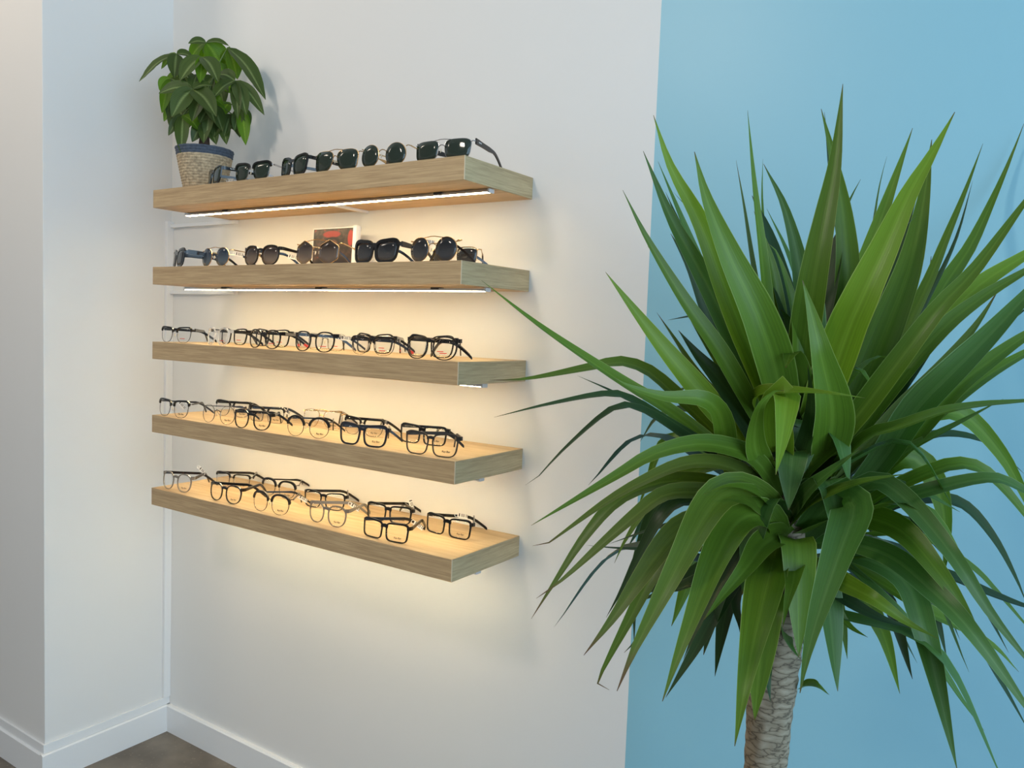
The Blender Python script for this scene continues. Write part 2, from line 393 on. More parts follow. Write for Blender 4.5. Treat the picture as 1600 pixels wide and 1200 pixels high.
def tube(bm, pts, r, n=6, cap=True):
    pts = [Vector(p) for p in pts]; rings = []
    up = None
    for i, p in enumerate(pts):
        t = (pts[min(i + 1, len(pts) - 1)] - pts[max(i - 1, 0)]).normalized()
        if up is None:
            up = t.orthogonal().normalized()
        up = (up - t * up.dot(t)).normalized()
        s = t.cross(up)
        rr = r[i] if isinstance(r, (list, tuple)) else r
        rings.append([bm.verts.new(p + (up * math.cos(a) + s * math.sin(a)) * rr) for a in [2 * math.pi * k / n for k in range(n)]])
    for A, B in zip(rings, rings[1:]):
        for k in range(n): bm.faces.new((A[k], A[(k + 1) % n], B[(k + 1) % n], B[k]))
    if cap:
        bm.faces.new(rings[0][::-1]); bm.faces.new(rings[-1])
    return bm
def lathe(bm, prof, n=32, jitter=None):
    rings = []
    for (r, z) in prof:
        rings.append([bm.verts.new((r * math.cos(2 * math.pi * k / n), r * math.sin(2 * math.pi * k / n), z)) for k in range(n)])
    for A, B in zip(rings, rings[1:]):
        for k in range(n): bm.faces.new((A[k], A[(k + 1) % n], B[(k + 1) % n], B[k]))
    return rings
def catmull(P, n):
    P = [Vector(p) for p in P]
    if len(P) < 3:
        return [P[0].lerp(P[-1], i / n) for i in range(n + 1)]
    # chord-length resample of a centripetal-like spline
    Q = [P[0] * 2 - P[1]] + P + [P[-1] * 2 - P[-2]]
    raw = []
    for i in range(1, len(Q) - 2):
        a, b_, c, d = Q[i - 1:i + 3]
        for k in range(12):
            t = k / 12
            raw.append(0.5 * ((2 * b_) + (c - a) * t + (2 * a - 5 * b_ + 4 * c - d) * t * t + (3 * b_ - a - 3 * c + d) * t ** 3))
    raw.append(P[-1])
    L = [0.0]
    for a, b_ in zip(raw, raw[1:]): L.append(L[-1] + (b_ - a).length)
    out_, j = [], 0
    for i in range(n + 1):
        s = L[-1] * i / n
        while j < len(L) - 2 and L[j + 1] < s: j += 1
        u = (s - L[j]) / max(1e-9, L[j + 1] - L[j])
        out_.append(raw[j].lerp(raw[j + 1], min(1, max(0, u))))
    return out_

# ------------------------------------------------------------------ room shell
XC = -1.6087 * S            # inside corner
XB = 0.3444 * S             # paint edge of the blue field
YR = -0.466 * S             # depth of the return wall
XR, YF, ZC = 4.2, -5.2, 3.0
struct(boxo('floor', -4.0, XR, YF, 0.12, -0.1, 0.0, M['floor']), 'grey brown polished concrete floor')
struct(boxo('wall_back', XC - 0.02, XB, 0.0, 0.12, 0.0, ZC, M['wall_white']), 'white painted wall behind the eyewear shelves')
struct(boxo('wall_back_blue', XB, XR, 0.0, 0.12, 0.0, ZC, M['wall_blue']), 'light blue painted part of the wall behind the big plant')
struct(boxo('wall_left', -4.0, XC, YR, 0.12, 0.0, ZC, M['wall_white'], bevel=0.002), 'white projecting wall left of the shelves')
struct(boxo('ceiling', -4.0, XR, YF, 0.12, ZC, ZC + 0.1, M['ceiling']), 'plain white ceiling')
def skirting(name, x0, x1, y0, y1, z1, axis):
    bm = bmesh.new(); c = 0.004
    if axis == 'x':      # runs along x, faces -y; y0 is the face
        prof = [(y1, 0), (y0, 0), (y0, z1 - c), (y0 + c, z1), (y1, z1)]
        A = [bm.verts.new((x0, a, z)) for a, z in prof]; B = [bm.verts.new((x1, a, z)) for a, z in prof]
    else:                # runs along y, faces +x; x1 is the face
        prof = [(x0, 0), (x1, 0), (x1, z1 - c), (x1 - c, z1), (x0, z1)]
        A = [bm.verts.new((a, y0, z)) for a, z in prof]; B = [bm.verts.new((a, y1, z)) for a, z in prof]
    n = len(prof)
    for k in range(n): bm.faces.new((A[k], A[(k + 1) % n], B[(k + 1) % n], B[k]))
    bm.faces.new(A[::-1]); bm.faces.new(B)
    return obj(name, bm, M['trim'])
HB = 0.1055 * S
struct(skirting('baseboard_back', XC, XR, -0.014, 0.0, HB, 'x'))
struct(skirting('baseboard_left', XC, XC + 0.014, YR - 0.014, 0.0, HB, 'y'))
struct(skirting('baseboard_front', -4.0, XC, YR - 0.014, YR, HB, 'x'))
struct(boxo('trim_1', XC - 0.0, XC + 0.007, YR - 0.007, -0.0, HB, HB + 0.026, M['trim'], bevel=0.0015), 'thin white strip above the left skirting')
struct(boxo('trim_2', -4.0, XC, YR - 0.007, YR, HB, HB + 0.026, M['trim'], bevel=0.0015))
# cable raceway in the corner with two branches
ZS = [(z + 0.15693) * S for z in (1.8653, 1.6206, 1.3797, 1.1399, 0.8991)]
TH = 0.0562 * S; LEN = 1.2518 * S; DEP = 0.30 * S
z0 = HB + 0.026
struct(boxo('trim_3', XC, XC + 0.012, -0.024, 0.0, z0, ZS[0] - TH + 0.008, M['trim'], None, 0.0015), 'white cable duct running up the inside corner')
for k, zz in enumerate((ZS[0] - TH - 0.012, ZS[1] - TH - 0.014)):
    struct(boxo('trim_%d' % (4 + k), XC + 0.012, -LEN + 0.03, -0.013, 0.0, zz, zz + 0.011, M['trim'], None, 0.0012), 'white cable duct from the corner to the %s shelf' % ('top', 'second')[k])

# ------------------------------------------------------------------ floating shelves and LED bars
ORD = ['topmost', 'second from the top', 'middle', 'fourth from the top', 'lowest']
SHL = ['oak floating shelf carrying the potted money tree, highest of the five',
       'oak floating shelf holding sunglasses and a dark framed picture, second highest',
       'oak floating shelf with clear-lens eyeglasses, middle one of the five',
       'oak floating shelf with clear-lens eyeglasses, second lowest of the five',
       'oak floating shelf with ten clear-lens eyeglasses, lowest of the five']
for i, zt in enumerate(ZS):
    sh = thing('floating_shelf', SHL[i], 'shelf', (-LEN / 2, 0.0, zt - TH), 0, 'floating oak shelves')
    e = 0.0025
    boxo('top_panel', -LEN / 2 + e, LEN / 2 - e, -DEP + e, 0.0, TH - 0.006, TH, M['wood_top'], sh, 0.0004)
    boxo('bottom_panel', -LEN / 2 + e, LEN / 2 - e, -DEP + e, 0.0, 0.0, TH - 0.006, M['wood_top'], sh, 0.0004)
    boxo('front_edge', -LEN / 2, LEN / 2, -DEP, -DEP + e, 0.0, TH, M['wood_x'], sh, 0.0005)
    boxo('end_panel', LEN / 2 - e, LEN / 2, -DEP + e, 0.0, 0.0, TH, M['wood_y'], sh, 0.0005)
    boxo('end_panel', -LEN / 2, -LEN / 2 + e, -DEP + e, 0.0, 0.0, TH, M['wood_y'], sh, 0.0005)
    boxo('corner_seam', LEN / 2 - 0.0012, LEN / 2 + 0.0004, -DEP - 0.0004, -DEP + 0.0012, 0.0, TH, M['band'], sh)
    # light bar under the shelf
    ZB = zt - TH
    lb = thing('led_light_bar', 'slim aluminium light bar glowing under the %s shelf' % ORD[i], 'light bar', (-LEN / 2, -0.148, ZB), 0, 'light bars under the shelves')
    a, bb = -1.255 * S + LEN / 2, -0.012 * S + LEN / 2
    bm = bmesh.new(); w, h = 0.0085, 0.0075
    box(bm, a, bb, -w, -w + 0.0014, -h, -0.0025); box(bm, a, bb, w - 0.0014, w, -h, -0.0025); box(bm, a, bb, -w + 0.0014, w - 0.0014, -0.004, -0.0025)
    obj('housing', bm, M['alu'], lb)
    # diffuser: shallow half-round strip
    bm = bmesh.new(); A, B = [], []
    for k in range(9):
        t = math.pi * k / 8
        A.append(bm.verts.new((a + 0.003, -(w - 0.0016) * math.cos(t), -h + 0.0018 - 0.0034 * math.sin(t))))
        B.append(bm.verts.new((bb - 0.003, -(w - 0.0016) * math.cos(t), -h + 0.0018 - 0.0034 * math.sin(t))))
    for k in range(8): bm.faces.new((A[k], A[k + 1], B[k + 1], B[k]))
    bm.faces.new((A[0], B[0], B[8], A[8])); bm.faces.new(A); bm.faces.new(B[::-1])
    obj('diffuser', bm, M['led'], lb)
    for xx in (a, bb):
        boxo('end_cap', xx - 0.0025, xx + 0.0025, -w - 0.001, w + 0.001, -h - 0.0018, -0.0005, M['alu_cap'], lb, 0.0008)
    for u in (0.17, 0.52, 0.87):
        boxo('clip', a + (bb - a) * u - 0.011, a + (bb - a) * u + 0.011, -w - 0.0018, w + 0.0018, -0.0045, 0.0, M['clip'], lb, 0.0006)
    if i == 0:
        # flat feed duct between the bar and the wall
        boxo('feed_duct', -0.60 * S * 1.0 + LEN / 2 - 0.006, -0.60 * S + LEN / 2 + 0.006, w, 0.148 - 0.0005, -0.006, -0.0002, M['trim'], lb, 0.0008)

# ------------------------------------------------------------------ eyewear
def outline(shape, a, b, n=44):
    pts = []
    for k in range(n):
        t = 2 * math.pi * k / n; c, s = math.cos(t), math.sin(t)
        def se(ex):
            return (math.copysign(abs(c) ** (2 / ex), c), math.copysign(abs(s) ** (2 / ex), s))
        if shape == 'round': x, z = se(2.05)
        elif shape == 'panto':
            x, z = se(2.45); x *= 1 + 0.08 * z
        elif shape == 'rect':
            x, z = se(5.0); x *= 1 + 0.05 * z; z += 0.06 * x * (z > 0)
        elif shape == 'sq':
            x, z = se(3.7); x *= 1 + 0.10 * z; z += 0.10 * x * (z > 0)
        elif shape == 'brow':
            x, z = se(2.5 if z_neg(s) else 4.6); x *= 1 + 0.09 * z; z += 0.07 * x * (z > 0)
        elif shape == 'avi':
            x, z = se(2.9); x *= 1 + 0.14 * z; z += -0.16 * x * (z < 0) * 1.0 + 0.02 * x; x += 0.10 * (1 - z) * 0.3
        elif shape == 'pilot':
            x, z = se(3.6); x *= 1 + 0.08 * z; z += -0.07 * x * (z < 0)
        elif shape == 'hex':
            m_ = math.pi / 3; tt = (t + math.pi / 6) % m_ - m_ / 2
            r = 0.93 / max(0.001, math.cos(tt)); r = min(r, 1.035); x, z = c * r, s * r * 1.04
        pts.append((x * a, z * b))
    return pts
def z_neg(s): return s < 0
def offset(pts, d):
    n = len(pts); out_ = []
    for k in range(n):
        p0, p1 = pts[k - 1], pts[(k + 1) % n]
        tx, tz = p1[0] - p0[0], p1[1] - p0[1]; l = math.hypot(tx, tz) or 1e-9
        dd = d(k) if callable(d) else d
        out_.append((pts[k][0] + tz / l * dd, pts[k][1] - tx / l * dd))
    return out_
LOGO = {}
def text_mesh(body, size, key):
    if (body, key) in LOGO: return LOGO[(body, key)]
    cu = bpy.data.curves.new('lettering', 'FONT'); cu.body = body; cu.size = size; cu.align_x = 'CENTER'; cu.align_y = 'CENTER'
    cu.resolution_u = 2; cu.shear = 0.25; cu.extrude = 0.00008; cu.offset = 0.00008
    o = bpy.data.objects.new('lettering', cu); COL.objects.link(o)
    dg = bpy.context.evaluated_depsgraph_get()
    me = bpy.data.meshes.new_from_object(o.evaluated_get(dg)); me.name = 'lettering'
    bpy.data.objects.remove(o); LOGO[(body, key)] = me
    return me

def glasses(label, shelf, px, ypos, shape='sq', rim='plastic', fm='black', lm='clear', yaw=2.0, a=0.0255, b=0.0200, tL=47, tR=128,
            t=None, pd=0.0352, tagpos=None, logo=None, tm=None, bar=False, tdrop=0.0, tip=None, group=None, wide=False, mark=None):
    sun = lm != 'clear'
    z = ZS[shelf - 1] + 0.0002
    # position: pixel column of the bridge, on the shelf top at distance ypos from the wall
    d1 = ray(px, 600); P = None
    yy = -ypos
    lo, hi = 0.0, 1200.0
    for _ in range(40):                   # pixel row whose ray meets (y = yy, z = z)
        mid = (lo + hi) / 2; q = on_y(px, mid, yy)
        if q.z > z + 0.02: lo = mid
        else: hi = mid
    X = on_y(px, mid, yy).x
    name = 'sunglasses' if sun else 'eyeglasses'
    if t is None: t = {'plastic': 0.0021, 'wire': 0.0007, 'brow': 0.0008, 'half': 0.0006}[rim]
    dep = 0.0030 if rim == 'plastic' else 0.0016
    g = thing(name, label, name, (X, yy, z), math.radians(yaw), group)
    cz = b + t + 0.0002
    def warp(x, y, zz): return (x, y + 1.3 * x * x + 0.10 * zz, zz)
    ol = outline(shape, a, b)
    n = len(ol)
    def ring(bm, sgn, inner, outer, dp, y_off=0.0):
        R4 = []
        for k in range(n):
            xi, zi = inner[k]; xo, zo = outer[k]
            R4.append([bm.verts.new(warp(sgn * (pd + xx), yv + y_off, cz + zz)) for (xx, zz, yv) in ((xo, zo, -dp / 2 + dp * 0.12), (xi, zi, -dp / 2), (xi, zi, dp / 2), (xo, zo, dp / 2))])
        for k in range(n):
            A, B = R4[k], R4[(k + 1) % n]
            for j in range(4): bm.faces.new((A[j], A[(j + 1) % 4], B[(j + 1) % 4], B[j]))
    # --- front frame
    bm = bmesh.new()
    top = max(p[1] for p in ol); wx = max(p[0] for p in ol)
    if rim == 'plastic':
        def th(k):
            s_ = math.sin(2 * math.pi * k / n); c_ = math.cos(2 * math.pi * k / n)
            return t * (1.0 + 0.45 * max(0, s_) + 0.5 * max(0, s_) * max(0, c_))
        outer = offset(ol, th)
    else:
        outer = offset(ol, t)
    for sgn in (-1, 1): ring(bm, sgn, ol, outer, dep)
    hz = cz + top * 0.74
    gx = pd - a                                   # half bridge gap
    if rim == 'plastic':
        bh = 0.0078 if shape == 'rect' else 0.0064 if not wide else 0.010
        zc_ = cz + top * 0.58
        for (u0, u1) in ((-1, 0), (0, 1)):
            pass
        pts = [(-1, 0.0), (-0.5, 0.0012), (0, 0.0018), (0.5, 0.0012), (1, 0.0)]
        prev = None
        for (u, dz) in pts:
            xx = u * (gx + 0.0012)
            cur = [bm.verts.new(warp(xx, yv, zc_ + dz + hh)) for yv, hh in ((-dep / 2, -bh / 2), (-dep / 2, bh / 2), (dep / 2, bh / 2), (dep / 2, -bh / 2))]
            if prev:
                for j in range(4): bm.faces.new((prev[j], prev[(j + 1) % 4], cur[(j + 1) % 4], cur[j]))
            prev = cur
        for sgn in (-1, 1):                        # end pieces that turn back to the hinge
            x0 = pd + wx
            bx_ = [warp(sgn * x0, 0, hz), warp(sgn * (x0 + 0.0045), 0.0005, hz), warp(sgn * (x0 + 0.0052), 0.007, hz)]
            prev = None
            for q in bx_:
                cur = [bm.verts.new((q[0] + dx, q[1] + dy, q[2] + dz)) for dx, dy, dz in ((-0.0012 * sgn, -0.0018, -0.0042), (-0.0012 * sgn, -0.0018, 0.0042), (0.0012 * sgn, 0.0018, 0.0042), (0.0012 * sgn, 0.0018, -0.0042))]
                if prev:
                    for j in range(4): bm.faces.new((prev[j], prev[(j + 1) % 4], cur[(j + 1) % 4], cur[j]))
                else: bm.faces.new(cur)
                prev = cur
            bm.faces.new(prev[::-1])
        fo = obj('front_frame', bm, M[fm], g)
    else:
        zb = cz + top * 0.38
        wmat = fm if rim == 'wire' else (tm or 'gun')
        tube(bm, [warp(-gx - 0.0004, 0, zb - 0.002), warp(-gx * 0.5, -0.001, zb + 0.0015), warp(0, -0.001, zb + 0.0025), warp(gx * 0.5, -0.001, zb + 0.0015), warp(gx + 0.0004, 0, zb - 0.002)], 0.0010, 6)
        if bar:
            tube(bm, [warp(-gx - a * 0.75, 0, cz + top * 0.93), warp(-gx * 0.6, -0.001, cz + top * 1.06), warp(gx * 0.6, -0.001, cz + top * 1.06), warp(gx + a * 0.75, 0, cz + top * 0.93)], 0.0009, 6)
        for sgn in (-1, 1):
            x0 = pd + wx
            tube(bm, [warp(sgn * (x0 - 0.001), 0, hz - 0.002), warp(sgn * (x0 + 0.003), 0.0008, hz), warp(sgn * (x0 + 0.0045), 0.004, hz), warp(sgn * (x0 + 0.0048), 0.0075, hz)], 0.0011, 6)
        fo = obj('front_frame', bm, M[wmat], g)
        if rim in ('brow', 'half'):
            bm = bmesh.new()
            hi_ = 0.0044 if rim == 'brow' else 0.0028
            for sgn in (-1, 1):
                prev = None
                ks = [k for k in range(n) if -0.02 < k / n < 0.5 and math.sin(2 * math.pi * k / n) > 0.12]
                for k in ks:
                    xo, zo = ol[k]; cur = []
                    e_ = offset(ol, hi_ * (1.0 if 0 < ks.index(k) < len(ks) - 1 else 0.5))[k]; e0 = offset(ol, -0.0006)[k]
                    cur = [bm.verts.new(warp(sgn * (pd + q[0]), yv, cz + q[1])) for q, yv in ((e0, -0.0022), (e_, -0.0022), (e_, 0.0022), (e0, 0.0022))]
                    if prev:
                        for j in range(4): bm.faces.new((prev[j], prev[(j + 1) % 4], cur[(j + 1) % 4], cur[j]))
                    else: bm.faces.new(cur)
                    prev = cur
                bm.faces.new(prev[::-1])
            obj('brow_bar', bm, M[fm], g)
        for sgn in (-1, 1):
            bm = bmesh.new()
            bmesh.ops.create_icosphere(bm, subdivisions=1, radius=1.0)
            for v in bm.verts:
                v.co = Vector(warp(sgn * (gx * 0.62) + v.co.x * 0.0012 + sgn * v.co.z * -0.0008, 0.005 + v.co.y * 0.0022, cz - b * 0.02 + v.co.z * 0.0052))
            tube(bm, [warp(sgn * (gx + 0.0002), 0.0008, cz + 0.002), warp(sgn * (gx * 0.8), 0.005, cz + 0.003), warp(sgn * gx * 0.62, 0.005, cz)], 0.0004, 4)
            obj('nose_pad', bm, M['pad'], g, True)
    # --- lenses
    for sgn in (-1, 1):
        bm = bmesh.new()
        def lv(x, zz, yo): return bm.verts.new(warp(sgn * (pd + x), yo - 0.0016 * (1 - (x / a) ** 2 * 0.5 - (zz / b) ** 2 * 0.5), cz + zz))
        F0 = [[lv(x * f_, zz * f_, -0.0006) for x, zz in ol] for f_ in (0.995, 0.55)]
        c0 = lv(0, 0, -0.0006)
        B0 = [[lv(x * f_, zz * f_, 0.0006) for x, zz in ol] for f_ in (0.995, 0.55)]
        c1 = lv(0, 0, 0.0006)
        for k in range(n):
            k2 = (k + 1) % n
            for Q, c_ in ((F0, c0), (B0, c1)):
                bm.faces.new((Q[0][k], Q[0][k2], Q[1][k2], Q[1][k])); bm.faces.new((Q[1][k], Q[1][k2], c_))
            bm.faces.new((F0[0][k], B0[0][k], B0[0][k2], F0[0][k2]))
        le = obj('lens', bm, M[lm], g, True)
        if sgn == 1 and logo == 'script':
            lo_ = link('lens_lettering', text_mesh('Ray-Ban', 0.0058, sun), M['whiteprint' if sun else 'ink'], le)
            q = warp(pd + a * 0.22, -0.0036, cz - b * 0.52)
            lo_.location = q; lo_.rotation_euler = (math.radians(90), 0, 0.16)
        if sgn == 1 and logo == 'red':
            bm = bmesh.new()
            q = warp(pd, -0.0034, cz - b * 0.45)
            box(bm, -0.0085, 0.0085, -0.0002, 0.0002, -0.0009, 0.0009, 0.0003)
            lo_ = obj('lens_mark', bm, M['red'], le); lo_.location = q; lo_.rotation_euler = (0, 0, 0.16)
    # --- temples
    for sgn, ang in ((-1, tL), (1, tR)):
        th_ = math.radians(ang)
        u = Vector((math.cos(th_), math.sin(th_), 0)); side = Vector((-u.y, u.x, 0))
        H = Vector(warp(sgn * (pd + wx + 0.0050), 0.0075, hz))
        L_ = 0.138
        bm = bmesh.new(); prev = None; zt0 = hz - tdrop
        ss = [0, 0.012, 0.035, 0.065, 0.088, 0.097, 0.105, 0.115, 0.126, L_ - 0.002, L_]
        for s_ in ss:
            if s_ < 0.09: zz = hz - (hz - 0.9 * hz) * s_ / 0.09
            else:
                v_ = (s_ - 0.09) / (L_ - 0.09); z90 = 0.9 * hz
                zz = z90 + (0.0042 - z90) * (0.35 * v_ + 0.65 * v_ * v_ * (1.5 - 0.5 * v_))
            if rim == 'plastic' or (rim == 'wire' and wide) or fm in ('black', 'navy', 'tort', 'greyclear') and rim == 'half':
                hv = (0.0040 if s_ < 0.03 else 0.0034) if s_ < 0.1 else 0.0036
                hv = hv * (1.5 if wide and s_ < 0.08 else 1.0); hh = 0.0014
            else:
                hv = 0.0011 if s_ < 0.085 else 0.0029; hh = 0.0008 if s_ < 0.085 else 0.0015
                if rim == 'brow': hv = max(hv, 0.0019)
            if s_ == L_: hv *= 0.6; hh *= 0.6
            # tips curl slightly inward
            curl = side * ((-sgn) * -0.0 )
            p_ = H + u * s_ + curl; p_.z = zz
            cur = [bm.verts.new(p_ + side * dx + Vector((0, 0, dz))) for dx, dz in ((-hh, -hv), (hh, -hv), (hh, hv), (-hh, hv))]
            if prev:
                for j in range(4): bm.faces.new((prev[j], prev[(j + 1) % 4], cur[(j + 1) % 4], cur[j]))
            else: bm.faces.new(cur)
            prev = cur
        bm.faces.new(prev[::-1])
        tmat = tm or (fm if rim in ('plastic', 'half') else ('black' if rim == 'brow' else fm))
        te = obj('temple', bm, M[tmat], g)
        if rim == 'wire' and not wide:             # dark plastic sleeve on the tip of a wire temple
            bm = bmesh.new(); prev = None
            for s_ in (0.092, 0.1, 0.112, 0.126, L_ + 0.001):
                v_ = (s_ - 0.09) / (L_ - 0.09); z90 = 0.9 * hz
                zz = z90 + (0.0042 - z90) * (0.35 * v_ + 0.65 * v_ * v_ * (1.5 - 0.5 * v_))
                p_ = H + u * s_; p_.z = zz; hv, hh = 0.0032, 0.0018
                cur = [bm.verts.new(p_ + side * dx + Vector((0, 0, dz))) for dx, dz in ((-hh, -hv), (hh, -hv), (hh, hv), (-hh, hv))]
                if prev:
                    for j in range(4): bm.faces.new((prev[j], prev[(j + 1) % 4], cur[(j + 1) % 4], cur[j]))
                else: bm.faces.new(cur)
                prev = cur
            bm.faces.new(prev[::-1])
            obj('temple_tip', bm, M[tip or 'tort'], te)
        elif tip:
            bm = bmesh.new()
            q = H + u * 0.134; q.z = 0.008
            box(bm, -0.008, 0.006, -0.0018, 0.0018, -0.0030, 0.0030, 0.0008)
            o_ = obj('temple_tip', bm, M[tip], te); o_.location = q; o_.rotation_euler = (0, math.radians(30), th_)
        if sun and sgn == 1 and mark:
            lo_ = link('temple_lettering', text_mesh('Ray-Ban', 0.0058, True), M['whiteprint'], te)
            lo_.location = H + u * 0.018 - side * 0.0016 * 1.0; lo_.rotation_euler = (math.radians(90), 0, th_); lo_.scale = (0.7, 0.7, 0.7)
    # --- price tag hanging from a temple
    if tagpos:
        s_, ang_t, dz = tagpos
        th_ = math.radians(tL); u = Vector((math.cos(th_), math.sin(th_), 0))
        H = Vector(warp(-(pd + wx + 0.0050), 0.0075, hz)); q = H + u * s_; q.z = hz * 0.92 + dz
        bm = bmesh.new()
        box(bm, -0.013, 0.013, -0.0003, 0.0003, -0.0050, 0.0050, 0.0)
        tg = obj('price_tag', bm, M['tag'], g); tg.location = q + Vector((0.010, -0.006, 0.0)); tg.rotation_euler = (0, math.radians(ang_t), math.radians(20))
        bm = bmesh.new()
        tube(bm, [(-0.0125 + 0.0045 * math.cos(x_) - 0.003, 0.0 , 0.0045 * math.sin(x_)) for x_ in [2 * math.pi * k / 12 for k in range(13)]], 0.0007, 5, False)
        obj('tag_loop', bm, M['clear'] if ang_t > 900 else M['whiteprint'], tg)
    return g

FRONT, BACK = 0.238, 0.125
SUN = 'sunglasses along the top two shelves'
OPT = 'optical frames on the lower three shelves'
# top shelf: sunglasses
K = dict(shelf=1, ypos=0.236, tL=76, tR=97, group=SUN)
glasses('black square sunglasses in front of the woven plant pot', px=331, shape='sq', lm='green', yaw=-22, a=0.0245, tagpos=(0.05, 6, -0.008), mark=1, **K)
glasses('half-rim sunglasses with black brow bar, next to the pair by the woven pot', px=391, shape='brow', rim='brow', lm='green', fm='black', tm='silver', yaw=2, a=0.0255, b=0.0215, **K)
glasses('chunky black square sunglasses on the top shelf between brow-bar pair and gold aviators', px=455, shape='sq', lm='green', yaw=-14, a=0.025, b=0.0205, t=0.0036, mark=1, **K)
glasses('gold aviator sunglasses with double bridge on the top shelf', px=522, shape='avi', rim='wire', lm='green', fm='gold', bar=True, yaw=2, a=0.0285, b=0.0245, **K)
glasses('thin gold round sunglasses on the top shelf with dark green lenses', px=596, shape='round', rim='wire', lm='green', fm='gold', yaw=4, a=0.0252, b=0.0248, **K)
glasses('silver rectangular pilot sunglasses with black temples at end of top shelf', px=689, shape='pilot', rim='wire', lm='green', fm='silver', tm='black', bar=True, yaw=4, a=0.0295, b=0.0205, pd=0.038, mark=1, wide=True, **K)
# second shelf
K = dict(shelf=2, ypos=0.236, group=SUN)
glasses('thick black sunglasses with wide temples at the corner-wall end of the second shelf', px=275, shape='sq', lm='grey', yaw=-22, a=0.0240, b=0.0195, t=0.0042, tL=76, tR=92, wide=True, **K)
glasses('gold round sunglasses with bluish lenses on the second shelf', px=333, shape='round', rim='wire', lm='blue', fm='gold', bar=True, tm='gold', yaw=-4, a=0.0248, b=0.0235, tL=62, tR=100, tagpos=(0.085, 10, 0.0), **K)
glasses('black keyhole sunglasses with round brown lenses on the second shelf', px=405, shape='panto', lm='brown', fm='black', yaw=0, a=0.0265, b=0.0225, tL=60, tR=104, tagpos=(0.11, 12, -0.008), **K)
glasses('gold hexagonal sunglasses with brown gradient lenses in front of the picture', px=492, shape='hex', rim='wire', lm='brown', fm='gold', bar=True, yaw=4, a=0.0285, b=0.0265, tL=60, tR=112, pd=0.038, **K)
glasses('bulky glossy black wraparound sunglasses next to the picture', px=583, shape='sq', lm='grey', fm='black', yaw=-4, a=0.0285, b=0.0205, t=0.0048, tL=56, tR=100, wide=True, pd=0.036, **K)
glasses('gold round double-bridge sunglasses with white barcode tag on the second shelf', px=674, shape='round', rim='wire', lm='grey', fm='gold', bar=True, yaw=2, a=0.0252, b=0.0255, tL=24, tR=156, pd=0.0345, tagpos=(0.03, 6, 0.002), **K)
K['ypos'] = 0.135
glasses('gold square pilot sunglasses behind the round pair with the barcode tag', px=707, shape='pilot', rim='wire', lm='grey', fm='gold', yaw=2, a=0.0245, b=0.0205, tL=50, tR=122, **K)
# middle shelf: optical frames
K = dict(shelf=3, group=OPT, logo='red')
glasses('black browline eyeglasses with wire rims at corner-wall end of middle shelf', px=272, ypos=0.235, shape='brow', rim='half', fm='black', yaw=3, a=0.0245, b=0.0200, **K)
glasses('clear crystal eyeglasses on the middle shelf', px=337, ypos=0.240, shape='panto', fm='crystal', tm='black', yaw=-12, a=0.0240, b=0.0205, **K)
glasses('black rectangular eyeglasses right behind the clear crystal pair on the middle shelf', px=362, ypos=0.140, shape='sq', fm='black', yaw=-6, a=0.0250, b=0.0195, **K)
glasses('thick black round-cornered eyeglasses in front of a wider pair on the middle shelf', px=410, ypos=0.240, shape='panto', fm='black', yaw=-4, a=0.0250, b=0.0210, tip='red', **K)
glasses('wide black eyeglasses behind the thick round-cornered pair on the middle shelf', px=422, ypos=0.130, shape='sq', fm='black', yaw=2, a=0.0260, b=0.0205, tL=44, **K)
glasses('black keyhole eyeglasses with barcode tag in front of a wire pair, middle shelf', px=488, ypos=0.242, shape='panto', fm='black', yaw=2, a=0.0255, b=0.0215, tagpos=(0.11, 6, -0.004), **K)
glasses('thin wire eyeglasses behind the black keyhole pair on the middle shelf', px=507, ypos=0.140, shape='sq', rim='wire', fm='gun', yaw=2, a=0.0255, b=0.0200, tL=44, **K)
glasses('black half-rim eyeglasses with red temple tip on the middle shelf', px=579, ypos=0.215, shape='brow', rim='half', fm='black', yaw=2, a=0.0265, b=0.0195, tip='red', tL=40, **K)
glasses('black full-rim eyeglasses standing behind the half-rim pair with red tip', px=581, ypos=0.125, shape='sq', fm='black', yaw=-6, a=0.0265, b=0.0210, tL=44, **K)
glasses('large black square eyeglasses, rear of two overlapping pairs at middle shelf end', px=669, ypos=0.150, shape='sq', fm='black', yaw=-4, a=0.0285, b=0.0225, tL=40, pd=0.037, **K)
glasses('black rounded eyeglasses, front one of two overlapping pairs at middle shelf end', px=671, ypos=0.242, shape='panto', fm='black', yaw=2, a=0.0270, b=0.0225, tL=26, tR=154, pd=0.036, **K)
# fourth shelf
K = dict(shelf=4, group=OPT, logo='script')
glasses('black browline eyeglasses with diamond tag at corner-wall end of fourth shelf', px=268, ypos=0.245, shape='brow', rim='brow', fm='black', tm='gun', yaw=2, a=0.0255, b=0.0215, tL=48, tagpos=(0.05, 45, -0.008), **K)
glasses('thin round wire eyeglasses beside the diamond-tagged browline pair on fourth shelf', px=338.5, ypos=0.240, shape='round', rim='wire', fm='gun', yaw=4, a=0.0245, b=0.0230, tL=52, **K)
glasses('black flat-top eyeglasses behind the round wire pair on fourth shelf', px=361, ypos=0.118, shape='brow', rim='half', fm='black', yaw=8, a=0.0265, b=0.0205, tL=38, tR=140, **K)
glasses('black eyeglasses with pinched bridge at the front of fourth shelf, left of wire browlines', px=391, ypos=0.248, shape='panto', fm='black', yaw=5, a=0.0245, b=0.0215, tL=40, **K)
glasses('black narrow eyeglasses with white tag at the back of the fourth shelf', px=414, ypos=0.130, shape='rect', rim='half', fm='black', yaw=4, a=0.0260, b=0.0190, tL=46, tR=136, tagpos=(0.085, 30, -0.006), **K)
